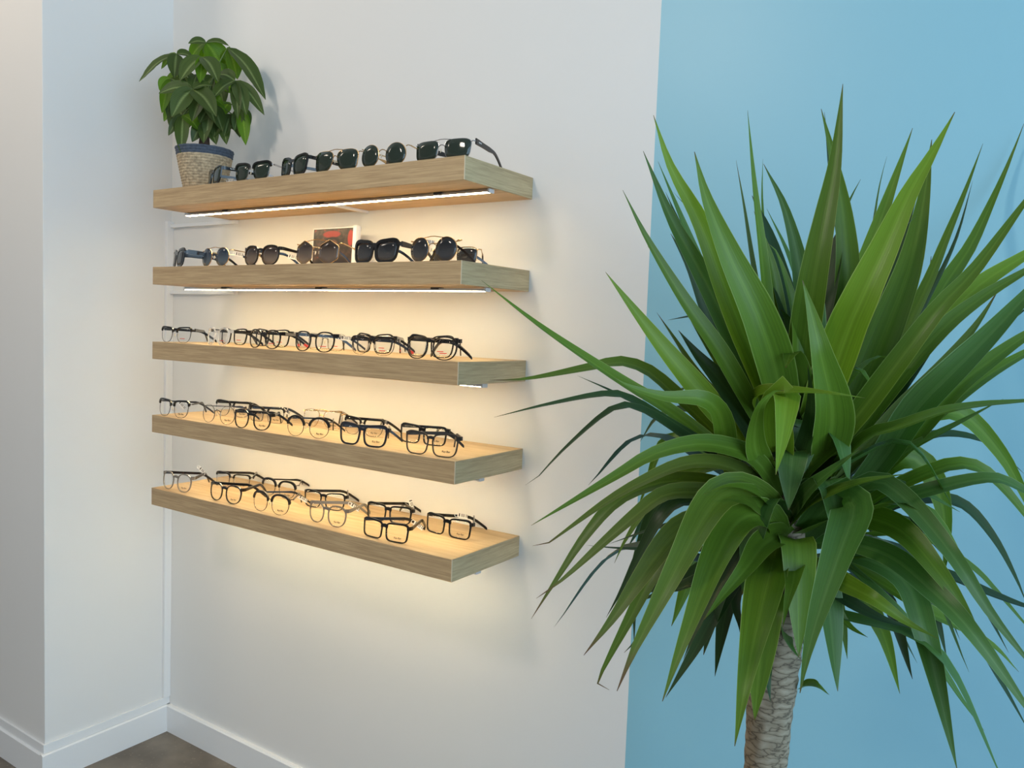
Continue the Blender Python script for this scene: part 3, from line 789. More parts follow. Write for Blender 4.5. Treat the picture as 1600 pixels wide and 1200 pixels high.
glasses('fine gold wire aviator eyeglasses at the back of the fourth shelf', px=501, ypos=0.110, shape='avi', rim='wire', fm='gold', bar=True, yaw=5, a=0.0275, b=0.0235, tL=42, tR=138, **K)
glasses('black browline eyeglasses with round wire rims in front of the gold aviators', px=478, ypos=0.242, shape='round', rim='brow', fm='black', yaw=8, a=0.0260, b=0.0225, tL=52, **K)
glasses('black straight-browed eyeglasses behind the thick glossy pair on fourth shelf', px=565, ypos=0.124, shape='brow', rim='half', fm='black', yaw=0, a=0.0270, b=0.0205, tL=36, tR=140, **K)
glasses('thick glossy black square eyeglasses at the front of the fourth shelf', px=564, ypos=0.246, shape='sq', fm='navy', yaw=6, a=0.0265, b=0.0205, t=0.0036, tL=38, **K)
glasses('black rectangular eyeglasses, rear one of two overlapping pairs at fourth shelf end', px=658, ypos=0.126, shape='rect', fm='black', t=0.0028, yaw=3, a=0.0275, b=0.0190, tL=38, tR=140, **K)
glasses('black wide-topped eyeglasses, front one of two overlapping pairs at fourth shelf end', px=671, ypos=0.238, shape='sq', fm='black_matte', yaw=6, a=0.0275, b=0.0220, tL=58, **K)
# lowest shelf
K = dict(shelf=5, group=OPT, logo='script')
glasses('smoky grey translucent eyeglasses with white tag at corner-wall end of lowest shelf', px=273, ypos=0.237, shape='panto', fm='greyclear', tm='tort', yaw=1, a=0.0250, b=0.0225, t=0.0018, tL=46, tagpos=(0.095, 40, 0.008), **K)
glasses('black half-rim rectangular eyeglasses at the back of the lowest shelf near corner wall', px=361, ypos=0.106, shape='rect', rim='half', fm='black', yaw=8, a=0.0265, b=0.0185, tL=42, tR=128, **K)
glasses('glossy black rounded eyeglasses in front of the half-rim pair on the lowest shelf', px=349, ypos=0.237, shape='panto', fm='black', yaw=0, a=0.0255, b=0.0215, tL=40, tR=118, **K)
glasses('dark wire eyeglasses with brow bar at the back of the lowest shelf', px=432, ypos=0.104, shape='panto', rim='brow', fm='black', yaw=2, a=0.0270, b=0.0215, tL=46, tR=132, **K)
glasses('thin round wire eyeglasses with dark brow and price tag, front of the lowest shelf', px=420, ypos=0.237, shape='panto', rim='brow', fm='gun', yaw=2, a=0.0270, b=0.0230, tL=54, tagpos=(0.115, 25, -0.018), **K)
glasses('black thin-framed square eyeglasses behind the brown-grey pair on the lowest shelf', px=504, ypos=0.118, shape='sq', fm='black', t=0.0020, yaw=8, a=0.0265, b=0.0195, tL=44, tR=128, **K)
glasses('brownish grey translucent eyeglasses with tag on the lowest shelf', px=508, ypos=0.226, shape='panto', fm='greyclear', t=0.0018, yaw=-2, a=0.0260, b=0.0225, tL=52, tR=116, tagpos=(0.10, 28, -0.010), **K)
glasses('black rectangular eyeglasses at the back of the lowest shelf, behind a similar pair', px=605, ypos=0.112, shape='rect', fm='black', t=0.0028, yaw=6, a=0.0270, b=0.0180, tL=46, tR=140, tagpos=(0.1, 70, 0.0), **K)
glasses('black rectangular eyeglasses with hanging barcode tag at the front of the lowest shelf', px=599, ypos=0.237, shape='rect', fm='black', t=0.0028, yaw=1, a=0.0270, b=0.0180, tL=51, tR=116, tagpos=(0.118, 30, -0.016), **K)
glasses('black rectangular eyeglasses with a flat barcode tag, alone by the open shelf end', px=697, ypos=0.118, shape='rect', fm='black', t=0.0028, yaw=-3, a=0.0270, b=0.0190, pd=0.0365, tL=40, tR=130, tagpos=(0.075, 4, 0.003), **K)

# ------------------------------------------------------------------ small framed advertising card on the second shelf
pa = on_y(487, 357, -0.055); pb = on_y(559, 357, -0.055)
W_ = pb.x - pa.x; H_ = pa.z - ZS[1]
cd = thing('picture_card', 'small white-edged picture card with dark red print leaning behind the sunglasses', 'picture', ((pa.x + pb.x) / 2, -0.055, ZS[1] + 0.0004), 0)
cd.rotation_euler = (math.radians(-3), 0, 0)
boxo('backing', -W_ / 2, W_ / 2, 0.0, 0.006, 0, H_, M['trim'], cd, 0.001)
boxo('print', -W_ / 2 + 0.004, W_ / 2 - 0.018, -0.0008, 0.0, 0.006, H_ - 0.003, M['print'], cd)
boxo('side_rail', W_ / 2 - 0.012, W_ / 2, -0.010, 0.0, 0, H_ + 0.001, M['trim'], cd, 0.001)

# ------------------------------------------------------------------ money tree in a woven pot on the top shelf
PY = -0.135
tl = on_y(278, 227, PY); trr = on_y(363, 232, PY)
PC = on_y(320, 240, PY); PX = PC.x; PR = 42.5 * depth_of(PC) / F_PX
PZ = ZS[0] + 0.0004; PH = on_y(320, 222, PY - PR * 0.8).z - PZ
pt = thing('potted_money_tree', 'bushy money tree in a woven jute pot with blue rim on the top shelf', 'potted plant', (PX, PY, PZ))
rows = 17; r0 = PR * 0.66
def pot_r(v): return r0 + (PR - r0) * (v ** 0.85)
prof = [(0.001, 0.0), (r0 * 0.96, 0.0)]
for k in range(rows):
    for j in range(4):
        v = (k + j / 4) / rows
        prof.append((pot_r(v) + 0.0016 * math.sin(math.pi * j / 4), 0.003 + (PH - 0.003) * v))
def split_pot(v0, v1, name, mat, close_top):
    bm = bmesh.new()
    pr = [(pot_r(v0), 0.003 + (PH - 0.003) * v0)] if v0 > 0 else [(0.001, 0.0), (r0 * 0.97, 0.0)]
    k0, k1 = round(v0 * rows * 4), round(v1 * rows * 4)
    for k in range(k0, k1 + 1):
        v = k / (rows * 4); pr.append((pot_r(v) + 0.0018 * math.sin(math.pi * (k % 4) / 4), 0.003 + (PH - 0.003) * v))
    if close_top:
        pr += [(PR - 0.004, PH + 0.001), (PR - 0.007, PH - 0.002), (PR - 0.008, PH - 0.03)]
    rings = lathe(bm, pr, 72)
    # weave: alternate bulges round the basket
    for i_, rg in enumerate(rings):
        for k, v in enumerate(rg):
            if v.co.z > 0.002 and math.hypot(v.co.x, v.co.y) > r0 * 0.9:
                f_ = 1 + 0.010 * (1 if ((k // 2) + (i_ // 4)) % 2 else -1)
                v.co.x *= f_; v.co.y *= f_
    return obj(name, bm, mat, pt, True)
split_pot(0.0, 14 / 17, 'basket', M['rope'], False)
split_pot(14 / 17, 1.0, 'basket_rim', M['rope_blue'], True)
bm = bmesh.new(); rg = lathe(bm, [(0.002, PH - 0.014), (PR * 0.5, PH - 0.012), (PR - 0.008, PH - 0.018)], 32); bm.faces.new(rg[0][::-1])
obj('soil', bm, M['soil'], pt, True)
t0 = depth_of((PX, PY, PZ + PH))
def prel(x, y, d): return at_depth(x, y, t0 - d) - Vector((PX, PY, PZ))
bm = bmesh.new()
for (dx, dy, px_, py_) in ((0.008, 0.0, 318, 150), (-0.010, 0.006, 308, 165), (0.0, -0.012, 325, 160)):
    tp = prel(px_, py_, 0.0)
    tube(bm, [(dx, dy, PH - 0.02), (dx * 0.3, dy * 0.3, PH + 0.05), (dx * -0.4, dy, PH + 0.09), tp], [0.011, 0.0095, 0.008, 0.005], 8)
obj('stem', bm, M['stem'], pt, True)
def leaflet(parent, c, tipp, width, mat, sag=0.15, roll=0.0):
    c = Vector(c); tipp = Vector(tipp); L = (tipp - c).length
    midp = c.lerp(tipp, 0.5) + Vector((0, 0, sag * L))
    sp_ = catmull([c, midp, tipp], 12)
    bm = bmesh.new(); uvl = bm.loops.layers.uv.new('UVMap'); rows_ = []
    view = (CAM - (c + Vector((PX, PY, PZ)))).normalized()
    for i_, p_ in enumerate(sp_):
        t_ = i_ / 12; T = (sp_[min(i_ + 1, 12)] - sp_[max(i_ - 1, 0)]).normalized()
        nrm = (view * 0.75 + Vector((0, -0.1, 0.65))); nrm = (nrm - T * nrm.dot(T)).normalized()
        nrm = Matrix.Rotation(roll, 3, T) @ nrm
        s_ = T.cross(nrm)
        w = width * (math.sin(math.pi * min(1, 0.03 + t_ * 0.97) ** 0.80) ** 0.85 if 0 < t_ < 1 else 0.02)
        rows_.append([(bm.verts.new(p_ + s_ * (w * 0.5 * a_) + nrm * (0.16 * w * abs(a_) + 0.004 * L * math.sin(9 * t_ * math.pi) * abs(a_))), (0.5 + a_ / 2, t_)) for a_ in (-1, -0.5, 0, 0.5, 1)])
    for A, B in zip(rows_, rows_[1:]):
        for j in range(4):
            q = (A[j], A[j + 1], B[j + 1], B[j]); f_ = bm.faces.new([v for v, _ in q])
            for lp, (_, uv_) in zip(f_.loops, q): lp[uvl].uv = uv_
    return obj('leaflet', bm, mat, parent, True, False)
def palmate(cx, cy, d, tips, stem_at=(316, 175)):
    C_ = prel(cx, cy, d)
    bm = bmesh.new(); s0 = prel(stem_at[0], stem_at[1], 0.0)
    tube(bm, catmull([s0, s0.lerp(C_, 0.55) + Vector((0, 0, 0.02)), C_], 8), 0.0017, 5)
    st = obj('leaf_stalk', bm, M['stalk'], pt, True)
    for (tx, ty, td, wpx, mt) in tips:
        leaflet(st, C_, prel(tx, ty, td), wpx * 1.18 * t0 / F_PX, M['pachira_b' if mt else 'pachira'], 0.10, random.uniform(-0.3, 0.3))
palmate(301, 139, 0.09, [(248, 146, .10, 19, 0), (268, 183, .12, 24, 0), (338, 182, .12, 25, 0), (332, 134, .08, 17, 0), (309, 116, .05, 16, 0)])
palmate(322, 66, 0.0, [(294, 68, .02, 12, 0), (296, 93, -.03, 20, 1), (350, 118, -.04, 34, 1), (358, 72, .0, 13, 0), (318, 100, -.05, 26, 1)])
palmate(356, 74, 0.02, [(415, 156, .03, 24, 0), (371, 124, -.02, 24, 1), (352, 112, -.05, 18, 1)])
palmate(276, 84, 0.05, [(217, 128, .04, 13, 0), (272, 122, .06, 21, 0), (302, 90, .03, 15, 0), (252, 108, .03, 12, 1)])
palmate(367, 126, 0.05, [(331, 156, .09, 19, 0), (413, 180, .05, 17, 0), (385, 180, .08, 20, 0), (372, 187, .09, 15, 0), (340, 116, .03, 18, 0)])
palmate(317, 89, 0.07, [(281, 126, .10, 25, 0), (341, 128, .10, 23, 0), (312, 130, .09, 16, 1)])
palmate(266, 123, 0.03, [(253, 177, .04, 15, 1), (249, 141, .03, 16, 1), (262, 183, .02, 14, 0), (288, 140, .02, 16, 0)])
palmate(377, 170, 0.02, [(384, 227, .03, 17, 1), (391, 196, .02, 14, 0), (366, 205, .03, 15, 0)])
palmate(286, 180, 0.03, [(283, 240, .06, 18, 0), (263, 212, .03, 12, 0), (272, 205, .04, 12, 0), (312, 205, .04, 20, 1)])
palmate(345, 180, 0.0, [(354, 226, .02, 18, 0), (368, 205, .0, 15, 0), (334, 214, .03, 20, 0), (360, 160, -.03, 18, 1)])
palmate(330, 165, 0.03, [(348, 205, .05, 20, 0), (312, 192, .05, 20, 0), (322, 218, .04, 16, 0), (352, 172, .02, 18, 1)])
palmate(300, 165, -0.03, [(272, 190, -.04, 20, 1), (290, 205, -.03, 20, 0), (318, 185, -.03, 22, 0)])
palmate(335, 120, -0.06, [(372, 150, -.08, 24, 1), (350, 165, -.07, 24, 0), (310, 155, -.06, 24, 0), (330, 80, -.07, 20, 1)])
palmate(322, 190, 0.02, [(300, 222, .03, 18, 0), (338, 226, .03, 18, 0), (318, 224, .05, 16, 0)], (316, 200))
palmate(362, 178, 0.0, [(375, 215, .0, 17, 0), (350, 214, .02, 17, 0), (390, 200, .0, 14, 1)])
palmate(276, 160, 0.0, [(268, 205, .0, 17, 0), (290, 208, .02, 17, 0), (256, 190, .0, 14, 1)])
palmate(318, 150, 0.05, [(300, 190, .07, 20, 0), (336, 192, .07, 20, 0), (350, 165, .05, 16, 1)])
palmate(285, 112, -0.04, [(262, 150, -.05, 22, 1), (300, 150, -.04, 24, 0), (270, 95, -.05, 18, 1)])

# ------------------------------------------------------------------ big yucca in front of the blue wall
YB = on_y(1222, 800, -0.527)
TY = depth_of(YB); MM = TY / F_PX
yb = on_y(1198, 1200, -0.527)
yk = thing('yucca_plant', 'large yucca with long green sword leaves and a grey ringed trunk before the blue wall', 'plant', (yb.x + 0.0, -0.527, 0.0))
YO = Vector((yb.x, -0.527, 0.0))
# pot and soil (below the frame)
bm = bmesh.new(); rg = lathe(bm, [(0.002, 0.0), (0.13, 0.0), (0.14, 0.01), (0.165, 0.32), (0.168, 0.33), (0.160, 0.332), (0.155, 0.30)], 48); bm.faces.new(rg[0][::-1])
obj('pot', bm, M['ceramic'], yk, True)
bm = bmesh.new(); rg = lathe(bm, [(0.002, 0.30), (0.158, 0.297)], 32); bm.faces.new(rg[0])
obj('soil', bm, M['soil'], yk, True)
# trunk: stacked leaf-scar rings
tpx = [(1196, 1200, 31), (1203, 1110, 34), (1214, 1030, 34), (1222, 960, 33), (1226, 880, 30), (1228, 800, 26), (1238, 700, 17), (1246, 620, 8)]
axis = [(Vector((0, 0, 0.29)), 0.032)] + [(on_y(x, y, -0.527) - YO, w * MM) for x, y, w in tpx]
bm = bmesh.new(); NT, NR = 120, 36
zs0, zs1 = axis[0][0].z, axis[-1][0].z
rings = []
random.seed(3)
ph = [random.uniform(0, 6.28) for _ in range(200)]
for i_ in range(NT + 1):
    z_ = zs0 + (zs1 - zs0) * i_ / NT
    for (p0, ra), (p1, rb) in zip(axis, axis[1:]):
        if p0.z <= z_ <= p1.z + 1e-6:
            u = (z_ - p0.z) / (p1.z - p0.z); c_ = p0.lerp(p1, u); r_ = ra + (rb - ra) * u; break
    rg_ = []
    for k in range(NR):
        an = 2 * math.pi * k / NR
        # slanted overlapping scars: a sawtooth profile that spirals
        zz = z_ * 52 + 0.9 * math.sin(an + 1.3 * math.floor(z_ * 26)) + 0.35 * math.sin(3 * an + ph[int(z_ * 26) % 200])
        saw = zz - math.floor(zz)
        rr = r_ * (1 + 0.075 * saw - 0.05 * (1 if saw < 0.14 else 0) + 0.02 * math.sin(5 * an + z_ * 40))
        rg_.append(bm.verts.new((c_.x + rr * math.cos(an), c_.y + rr * math.sin(an), z_)))
    rings.append(rg_)
for A, B in zip(rings, rings[1:]):
    for k in range(NR): bm.faces.new((A[k], A[(k + 1) % NR], B[(k + 1) % NR], B[k]))
bm.faces.new(rings[0][::-1]); bm.faces.new(rings[-1])
obj('trunk', bm, M['bark'], yk, True)

def blade(pts, wpx, mat, dmid, dtip, fold=0.15, tw=None, base_w=0.55, bias=0.38):
    """pts: pixel polyline base -> tip; dmid / dtip: metres towards the viewer from the trunk axis at mid length and tip"""
    n_ = len(pts); L = [0.0]
    for a_, b_ in zip(pts, pts[1:]): L.append(L[-1] + math.hypot(b_[0] - a_[0], b_[1] - a_[1]))
    P3 = []
    for p_, l in zip(pts, L):
        u = l / L[-1]
        d = (dmid * u / 0.5) if u < 0.5 else dmid + (dtip - dmid) * (u - 0.5) / 0.5
        q = at_depth(p_[0], p_[1], TY - d)
        if q.y > -0.018: q = on_y(p_[0], p_[1], -0.018)
        P3.append(q - YO)
    N = 22
    sp_ = catmull(P3, N)
    w_app = wpx * MM
    wt = max(w_app * 1.06, 0.024)
    phi = math.acos(min(0.97, max(0.3, w_app / wt)))
    bm = bmesh.new(); uvl = bm.loops.layers.uv.new('UVMap'); rows_ = []
    sign = None
    for i_, p_ in enumerate(sp_):
        t_ = i_ / N
        T = (sp_[min(i_ + 1, N)] - sp_[max(i_ - 1, 0)]).normalized()
        V_ = (CAM - (p_ + YO)).normalized(); n0 = V_ - T * V_.dot(T)
        if n0.length < 1e-4: n0 = T.orthogonal()
        n0.normalize()
        if sign is None or i_ == N // 2: pass
        if sign is None:
            Tm = (sp_[N // 2 + 1] - sp_[N // 2 - 1]).normalized(); nm = (V_ - Tm * V_.dot(Tm)).normalized()
            ra_ = Matrix.Rotation(phi, 3, Tm) @ nm; rb_ = Matrix.Rotation(-phi, 3, Tm) @ nm
            sign = 1 if ra_.z >= rb_.z else -1
            if tw is not None: sign = tw
        nr = Matrix.Rotation(sign * phi, 3, T) @ n0
        s_ = T.cross(nr)
        if t_ < bias: w = base_w + (1 - base_w) * math.sin(math.pi / 2 * t_ / bias)
        else:
            v_ = (t_ - bias) / (1 - bias); w = (1 - v_ ** 1.5) * (1 - 0.18 * v_)
        w = max(w, 0.015) * wt
        fo_ = fold * (1.5 - 0.8 * t_)
        rows_.append([(bm.verts.new(p_ + s_ * (w * 0.5 * a_) + nr * (fo_ * w * abs(a_) ** 1.3)), (0.5 + a_ / 2, t_)) for a_ in (-1, -0.55, 0, 0.55, 1)])
    for A, B in zip(rows_, rows_[1:]):
        for j in range(4):
            q = (A[j], A[j + 1], B[j + 1], B[j]); f_ = bm.faces.new([v for v, _ in q])
            for lp, (_, uv_) in zip(f_.loops, q): lp[uvl].uv = uv_
    return obj('leaf', bm, Y_[mat], yk, True, False)
BL = [
 # upright, left half
 ([(1222, 690), (1194, 602), (1136, 457), (1094, 348), (1048, 261), (1021, 180)], 44, 'b', .08, .10),
 ([(1226, 700), (1216, 600), (1186, 500), (1140, 400), (1104, 310), (1085, 237)], 58, 'g', .11, .12),
 ([(1222, 700), (1185, 595), (1148, 530), (1098, 432), (1048, 340), (1005, 236)], 40, 't', .05, .08),
 ([(1220, 720), (1173, 636), (1123, 548), (1069, 469), (1011, 373), (973, 297)], 28, 'g', .08, .10),
 ([(1215, 690), (1150, 560), (1100, 430), (1060, 330), (1028, 252)], 22, 't', -.05, -.06),
 ([(1210, 700), (1150, 590), (1110, 500), (1078, 420), (1048, 365)], 36, 'd', .0, .0),
 ([(1185, 720), (1120, 645), (1088, 606), (1040, 548), (995, 490), (946, 425)], 38, 'b', .05, .06),
 ([(1195, 720), (1120, 625), (1085, 580), (1055, 532), (1026, 488)], 16, 'o', -.05, -.08),
 ([(1205, 730), (1165, 650), (1125, 595), (1090, 555), (1060, 516)], 42, 'd', .03, .04),
 ([(1222, 700), (1205, 560), (1190, 401), (1178, 290), (1168, 172)], 18, 'g', .05, .06),
 ([(1230, 700), (1252, 560), (1252, 440), (1228, 330), (1193, 256)], 38, 't', -.02, -.03),
 ([(1222, 690), (1205, 520), (1194, 390), (1190, 310), (1192, 248)], 12, 'g', -.05, -.06),
 ([(1215, 690), (1190, 520), (1171, 388), (1161, 317), (1150, 250)], 13, 'o', -.08, -.1),
 ([(1232, 700), (1256, 560), (1250, 463), (1230, 395), (1198, 326)], 19, 't', -.07, -.1),
 ([(1200, 700), (1160, 560), (1150, 450), (1120, 380), (1052, 300)], 12, 'd', -.12, -.16),
 ([(1205, 690), (1213, 560), (1205, 470), (1192, 420)], 22, 'd', -.06, -.06),
 ([(1225, 700), (1232, 590), (1225, 500), (1214, 425)], 20, 'o', -.04, -.04),
 # upright, centre and right
 ([(1240, 700), (1255, 560), (1272, 440), (1290, 340), (1306, 250), (1317, 131)], 46, 'g', .10, .08),
 ([(1262, 700), (1305, 560), (1322, 450), (1318, 340), (1300, 240), (1283, 170)], 44, 'g', .02, .0),
 ([(1275, 690), (1316, 600), (1314, 400), (1300, 300), (1288, 175)], 22, 'd', -.10, -.12),
 ([(1285, 740), (1300, 650), (1283, 555), (1268, 490), (1254, 438)], 58, 'g', .16, .17),
 ([(1262, 720), (1320, 580), (1352, 450), (1373, 300), (1386, 244)], 12, 't', -.12, -.15),
 ([(1260, 710), (1310, 560), (1358, 400), (1395, 290), (1426, 200)], 40, 'g', -.02, -.04),
 ([(1248, 740), (1317, 538), (1346, 468), (1383, 388), (1420, 305), (1458, 238), (1492, 175)], 58, 'b', .12, .12),
 ([(1280, 740), (1350, 600), (1392, 500), (1424, 410), (1444, 310), (1456, 218)], 58, 'g', -.04, -.10),
 ([(1280, 740), (1370, 600), (1445, 455), (1479, 372), (1508, 300), (1536, 224)], 26, 'g', -.10, -.18),
 ([(1285, 740), (1380, 600), (1452, 465), (1494, 375), (1520, 282)], 16, 'd', -.14, -.22),
 ([(1290, 745), (1390, 590), (1475, 448), (1515, 388), (1550, 315), (1578, 250), (1600, 193)], 42, 'g', -.20, -.34),
 ([(1222, 800), (1257, 736), (1326, 667), (1408, 560), (1467, 482), (1525, 420), (1600, 318), (1650, 250)], 34, 'g', .12, .14),
 ([(1290, 740), (1417, 568), (1467, 512), (1525, 450), (1600, 400), (1690, 345)], 42, 'b', .0, -.05),
 ([(1300, 740), (1390, 610), (1467, 520), (1530, 468), (1600, 425), (1680, 380)], 30, 'g', .03, .0),
 ([(1300, 760), (1400, 650), (1470, 575), (1525, 508), (1562, 450)], 30, 'o', -.06, -.12),
 ([(1300, 770), (1400, 670), (1470, 585), (1537, 515), (1578, 473)], 20, 't', -.08, -.14),
 ([(1310, 800), (1379, 720), (1432, 640), (1490, 580), (1550, 520), (1610, 455), (1680, 380)], 46, 't', .06, .04),
 ([(1320, 790), (1420, 690), (1490, 610), (1546, 565), (1610, 520), (1700, 470)], 34, 'g', .0, -.06),
 ([(1330, 790), (1430, 680), (1525, 600), (1610, 548), (1700, 505)], 26, 'g', -.03, -.10),
 ([(1255, 690), (1300, 560), (1330, 470), (1350, 420)], 30, 'd', -.10, -.12),
 ([(1290, 720), (1345, 610), (1372, 540), (1384, 480)], 34, 't', -.08, -.10),
 ([(1300, 720), (1360, 640), (1420, 560), (1450, 440), (1455, 400)], 40, 'd', -.15, -.2),
 ([(1240, 690), (1278, 600), (1298, 520), (1302, 450)], 30, 'o', -.02, -.03),
 # folded over in the middle
 ([(1222, 740), (1214, 660), (1224, 612), (1228, 622), (1222, 680), (1212, 742)], 54, 'b', .13, .20),
 ([(1178, 650), (1186, 618), (1230, 612), (1290, 614), (1352, 622)], 15, 'b', .17, .19),
 ([(1205, 745), (1180, 700), (1186, 640), (1210, 612), (1225, 610)], 36, 'g', .12, .15),
 # long arching, left
 ([(1200, 770), (1120, 700), (1040, 640), (985, 606), (923, 565), (840, 507), (752, 438)], 20, 'g', .06, .08),
 ([(1195, 760), (1120, 680), (1048, 611), (1011, 580), (968, 566), (919, 575), (823, 592), (765, 594)], 22, 'n', .0, .02),
 ([(1200, 780), (1140, 720), (1077, 685), (1021, 647), (956, 612), (902, 587)], 12, 'd', .03, .05),
 ([(1200, 785), (1130, 720), (1040, 661), (984, 625), (945, 617), (853, 633), (772, 652)], 15, 'd', .08, .12),
 ([(1205, 790), (1140, 730), (1077, 690), (1021, 652), (980, 635), (945, 648), (881, 703), (836, 750), (821, 758)], 14, 'd', .10, .14),
 ([(1150, 760), (1136, 710), (1125, 650), (1098, 624), (1040, 620), (985, 604), (960, 590)], 34, 'g', .10, .12),
 ([(1222, 810), (1210, 762), (1180, 718), (1140, 700), (1086, 694), (1021, 710), (965, 742), (900, 780), (830, 821)], 28, 'g', .14, .18),
 ([(1215, 820), (1203, 783), (1170, 745), (1124, 726), (1068, 727), (1002, 754), (947, 785), (886, 828), (858, 848), (832, 853)], 22, 'o', .12, .15),
 ([(1200, 810), (1130, 762), (1070, 752), (1021, 757), (965, 783), (914, 840), (870, 905), (830, 967)], 26, 'n', .05, .08),
 ([(1205, 820), (1140, 778), (1077, 769), (1035, 775), (1000, 800), (947, 845), (880, 905), (838, 935)], 26, 'o', .10, .12),
 ([(1200, 830), (1130, 790), (1068, 783), (1035, 806), (1002, 862), (970, 925), (947, 965)], 24, 'd', .05, .04),
 ([(1190, 850), (1120, 825), (1063, 821), (1021, 828), (951, 850)], 10, 'd', .02, .02),
 ([(1190, 860), (1100, 862), (1007, 860), (960, 857), (916, 852)], 6, 'd', -.05, -.05),
 ([(1200, 840), (1130, 815), (1075, 822), (1040, 850), (1000, 905), (955, 970), (912, 1024)], 42, 'o', .10, .14),
 ([(1200, 845), (1130, 820), (1070, 832), (1030, 880), (985, 965), (948, 1035), (934, 1068), (952, 1078)], 30, 'n', .06, .08),
 ([(1222, 840), (1205, 795), (1165, 769), (1130, 773), (1103, 803), (1068, 867), (1030, 940), (993, 1012), (964, 1080)], 52, 'n', .22, .28),
 ([(1222, 850), (1205, 812), (1178, 804), (1150, 818), (1119, 872), (1086, 955), (1056, 1035), (1035, 1096)], 52, 'g', .24, .30),
 ([(1240, 850), (1225, 835), (1195, 850), (1166, 888), (1133, 927), (1100, 968)], 40, 'g', .18, .24),
 ([(1210, 860), (1160, 890), (1119, 955), (1086, 1015), (1040, 1090)], 30, 'd', .05, .06),
 ([(1205, 850), (1160, 880), (1138, 940), (1126, 1000), (1117, 1057)], 32, 'd', .0, -.02),
 ([(1205, 860), (1165, 895), (1152, 940), (1158, 980), (1160, 1008)], 22, 'd', .04, .04),
 ([(1200, 850), (1120, 880), (1050, 915), (1000, 940)], 36, 'd', -.10, -.16),
 ([(1205, 855), (1130, 890), (1060, 920), (1000, 930), (990, 1010)], 18, 'd', -.05, -.08),
 ([(1205, 840), (1120, 800), (1075, 830), (1040, 900), (1000, 990), (975, 1020)], 30, 'd', -.06, -.10),
 ([(1200, 830), (1110, 780), (1060, 760), (1020, 800), (990, 880), (978, 920)], 30, 'd', -.12, -.18),
 ([(1200, 800), (1100, 700), (1040, 690), (1010, 760), (995, 800)], 26, 'g', -.12, -.20),
 # drooping in front of the trunk
 ([(1226, 850), (1218, 842), (1207, 880), (1190, 950), (1168, 1050), (1148, 1166)], 56, 'g', .20, .24),
 ([(1248, 850), (1246, 862), (1240, 905), (1231, 940), (1223, 980)], 34, 'g', .14, .16),
 ([(1248, 840), (1290, 795), (1325, 776), (1334, 800), (1310, 868), (1280, 955), (1262, 1020), (1250, 1083)], 56, 't', .22, .30),
 ([(1200, 990), (1193, 1010), (1197, 1050), (1204, 1098)], 20, 'd', .06, .07),
 ([(1222, 975), (1228, 1000), (1240, 1018), (1252, 1031)], 13, 't', .05, .06),
 ([(1250, 1076), (1262, 1072), (1278, 1074), (1296, 1086)], 11, 'g', .02, .02),
 ([(1258, 860), (1250, 900), (1250, 960), (1256, 1010)], 30, 'd', .05, .05),
 # right side, arching and drooping
 ([(1250, 790), (1347, 690), (1406, 668), (1470, 645), (1534, 633), (1600, 627), (1680, 618)], 16, 'g', .10, .08),
 ([(1280, 820), (1379, 736), (1427, 700), (1497, 662), (1568, 623)], 16, 'g', .02, .0),
 ([(1320, 800), (1400, 690), (1460, 645), (1510, 652), (1560, 704), (1592, 757), (1640, 860)], 34, 'g', -.05, -.12),
 ([(1320, 810), (1370, 740), (1417, 715), (1452, 738), (1472, 790), (1478, 850), (1474, 905)], 42, 'g', -.02, -.06),
 ([(1300, 840), (1370, 780), (1449, 741), (1502, 726), (1545, 742), (1600, 802), (1660, 890)], 22, 'g', .06, .06),
 ([(1310, 840), (1390, 790), (1449, 769), (1545, 748), (1600, 766), (1700, 820)], 22, 't', .10, .10),
 ([(1310, 840), (1400, 790), (1470, 781), (1513, 796), (1555, 845), (1587, 903), (1606, 948)], 22, 'd', -.06, -.10),
 ([(1290, 830), (1330, 772), (1369, 752), (1405, 772), (1449, 818), (1497, 880), (1545, 955), (1600, 1025), (1640, 1075)], 30, 't', .18, .22),
 ([(1290, 840), (1340, 812), (1380, 816), (1420, 840), (1465, 893), (1502, 945), (1542, 1014)], 40, 'g', .14, .18),
 ([(1260, 850), (1320, 848), (1390, 870), (1449, 917), (1513, 981), (1600, 1100), (1640, 1160)], 34, 't', .18, .22),
 ([(1300, 860), (1370, 880), (1418, 915), (1444, 990), (1470, 1093), (1496, 1205)], 38, 't', .08, .08),
 ([(1255, 870), (1310, 907), (1363, 935), (1417, 972), (1466, 998)], 30, 'b', .12, .15),
 ([(1255, 880), (1310, 930), (1365, 962), (1425, 982)], 24, 'd', .08, .09),
 ([(1275, 880), (1340, 925), (1372, 975), (1388, 1015), (1406, 1084)], 32, 'g', -.04, -.08),
 ([(1270, 880), (1300, 930), (1316, 980), (1324, 1030)], 22, 'g', -.02, -.04),
 ([(1270, 890), (1300, 945), (1326, 978), (1356, 996)], 20, 'g', .04, .05),
 ([(1320, 880), (1400, 960), (1465, 1040), (1502, 1093), (1538, 1142)], 18, 't', .04, .05),
 ([(1310, 870), (1390, 920), (1449, 955), (1545, 1004), (1592, 1050)], 22, 'g', .0, -.02),
 ([(1320, 860), (1400, 880), (1480, 901), (1534, 923), (1600, 947), (1670, 965)], 17, 'd', .02, .0),
 ([(1330, 840), (1430, 840), (1513, 885), (1560, 930), (1610, 985), (1650, 1020)], 11, 'g', -.02, -.04),
 ([(1320, 830), (1420, 820), (1491, 880), (1534, 944), (1576, 1020)], 20, 'd', -.08, -.12),
 ([(1400, 900), (1500, 970), (1560, 1061), (1612, 1150)], 15, 'd', -.06, -.08),
 ([(1300, 870), (1370, 930), (1400, 976), (1433, 1036)], 14, 'd', -.1, -.14),
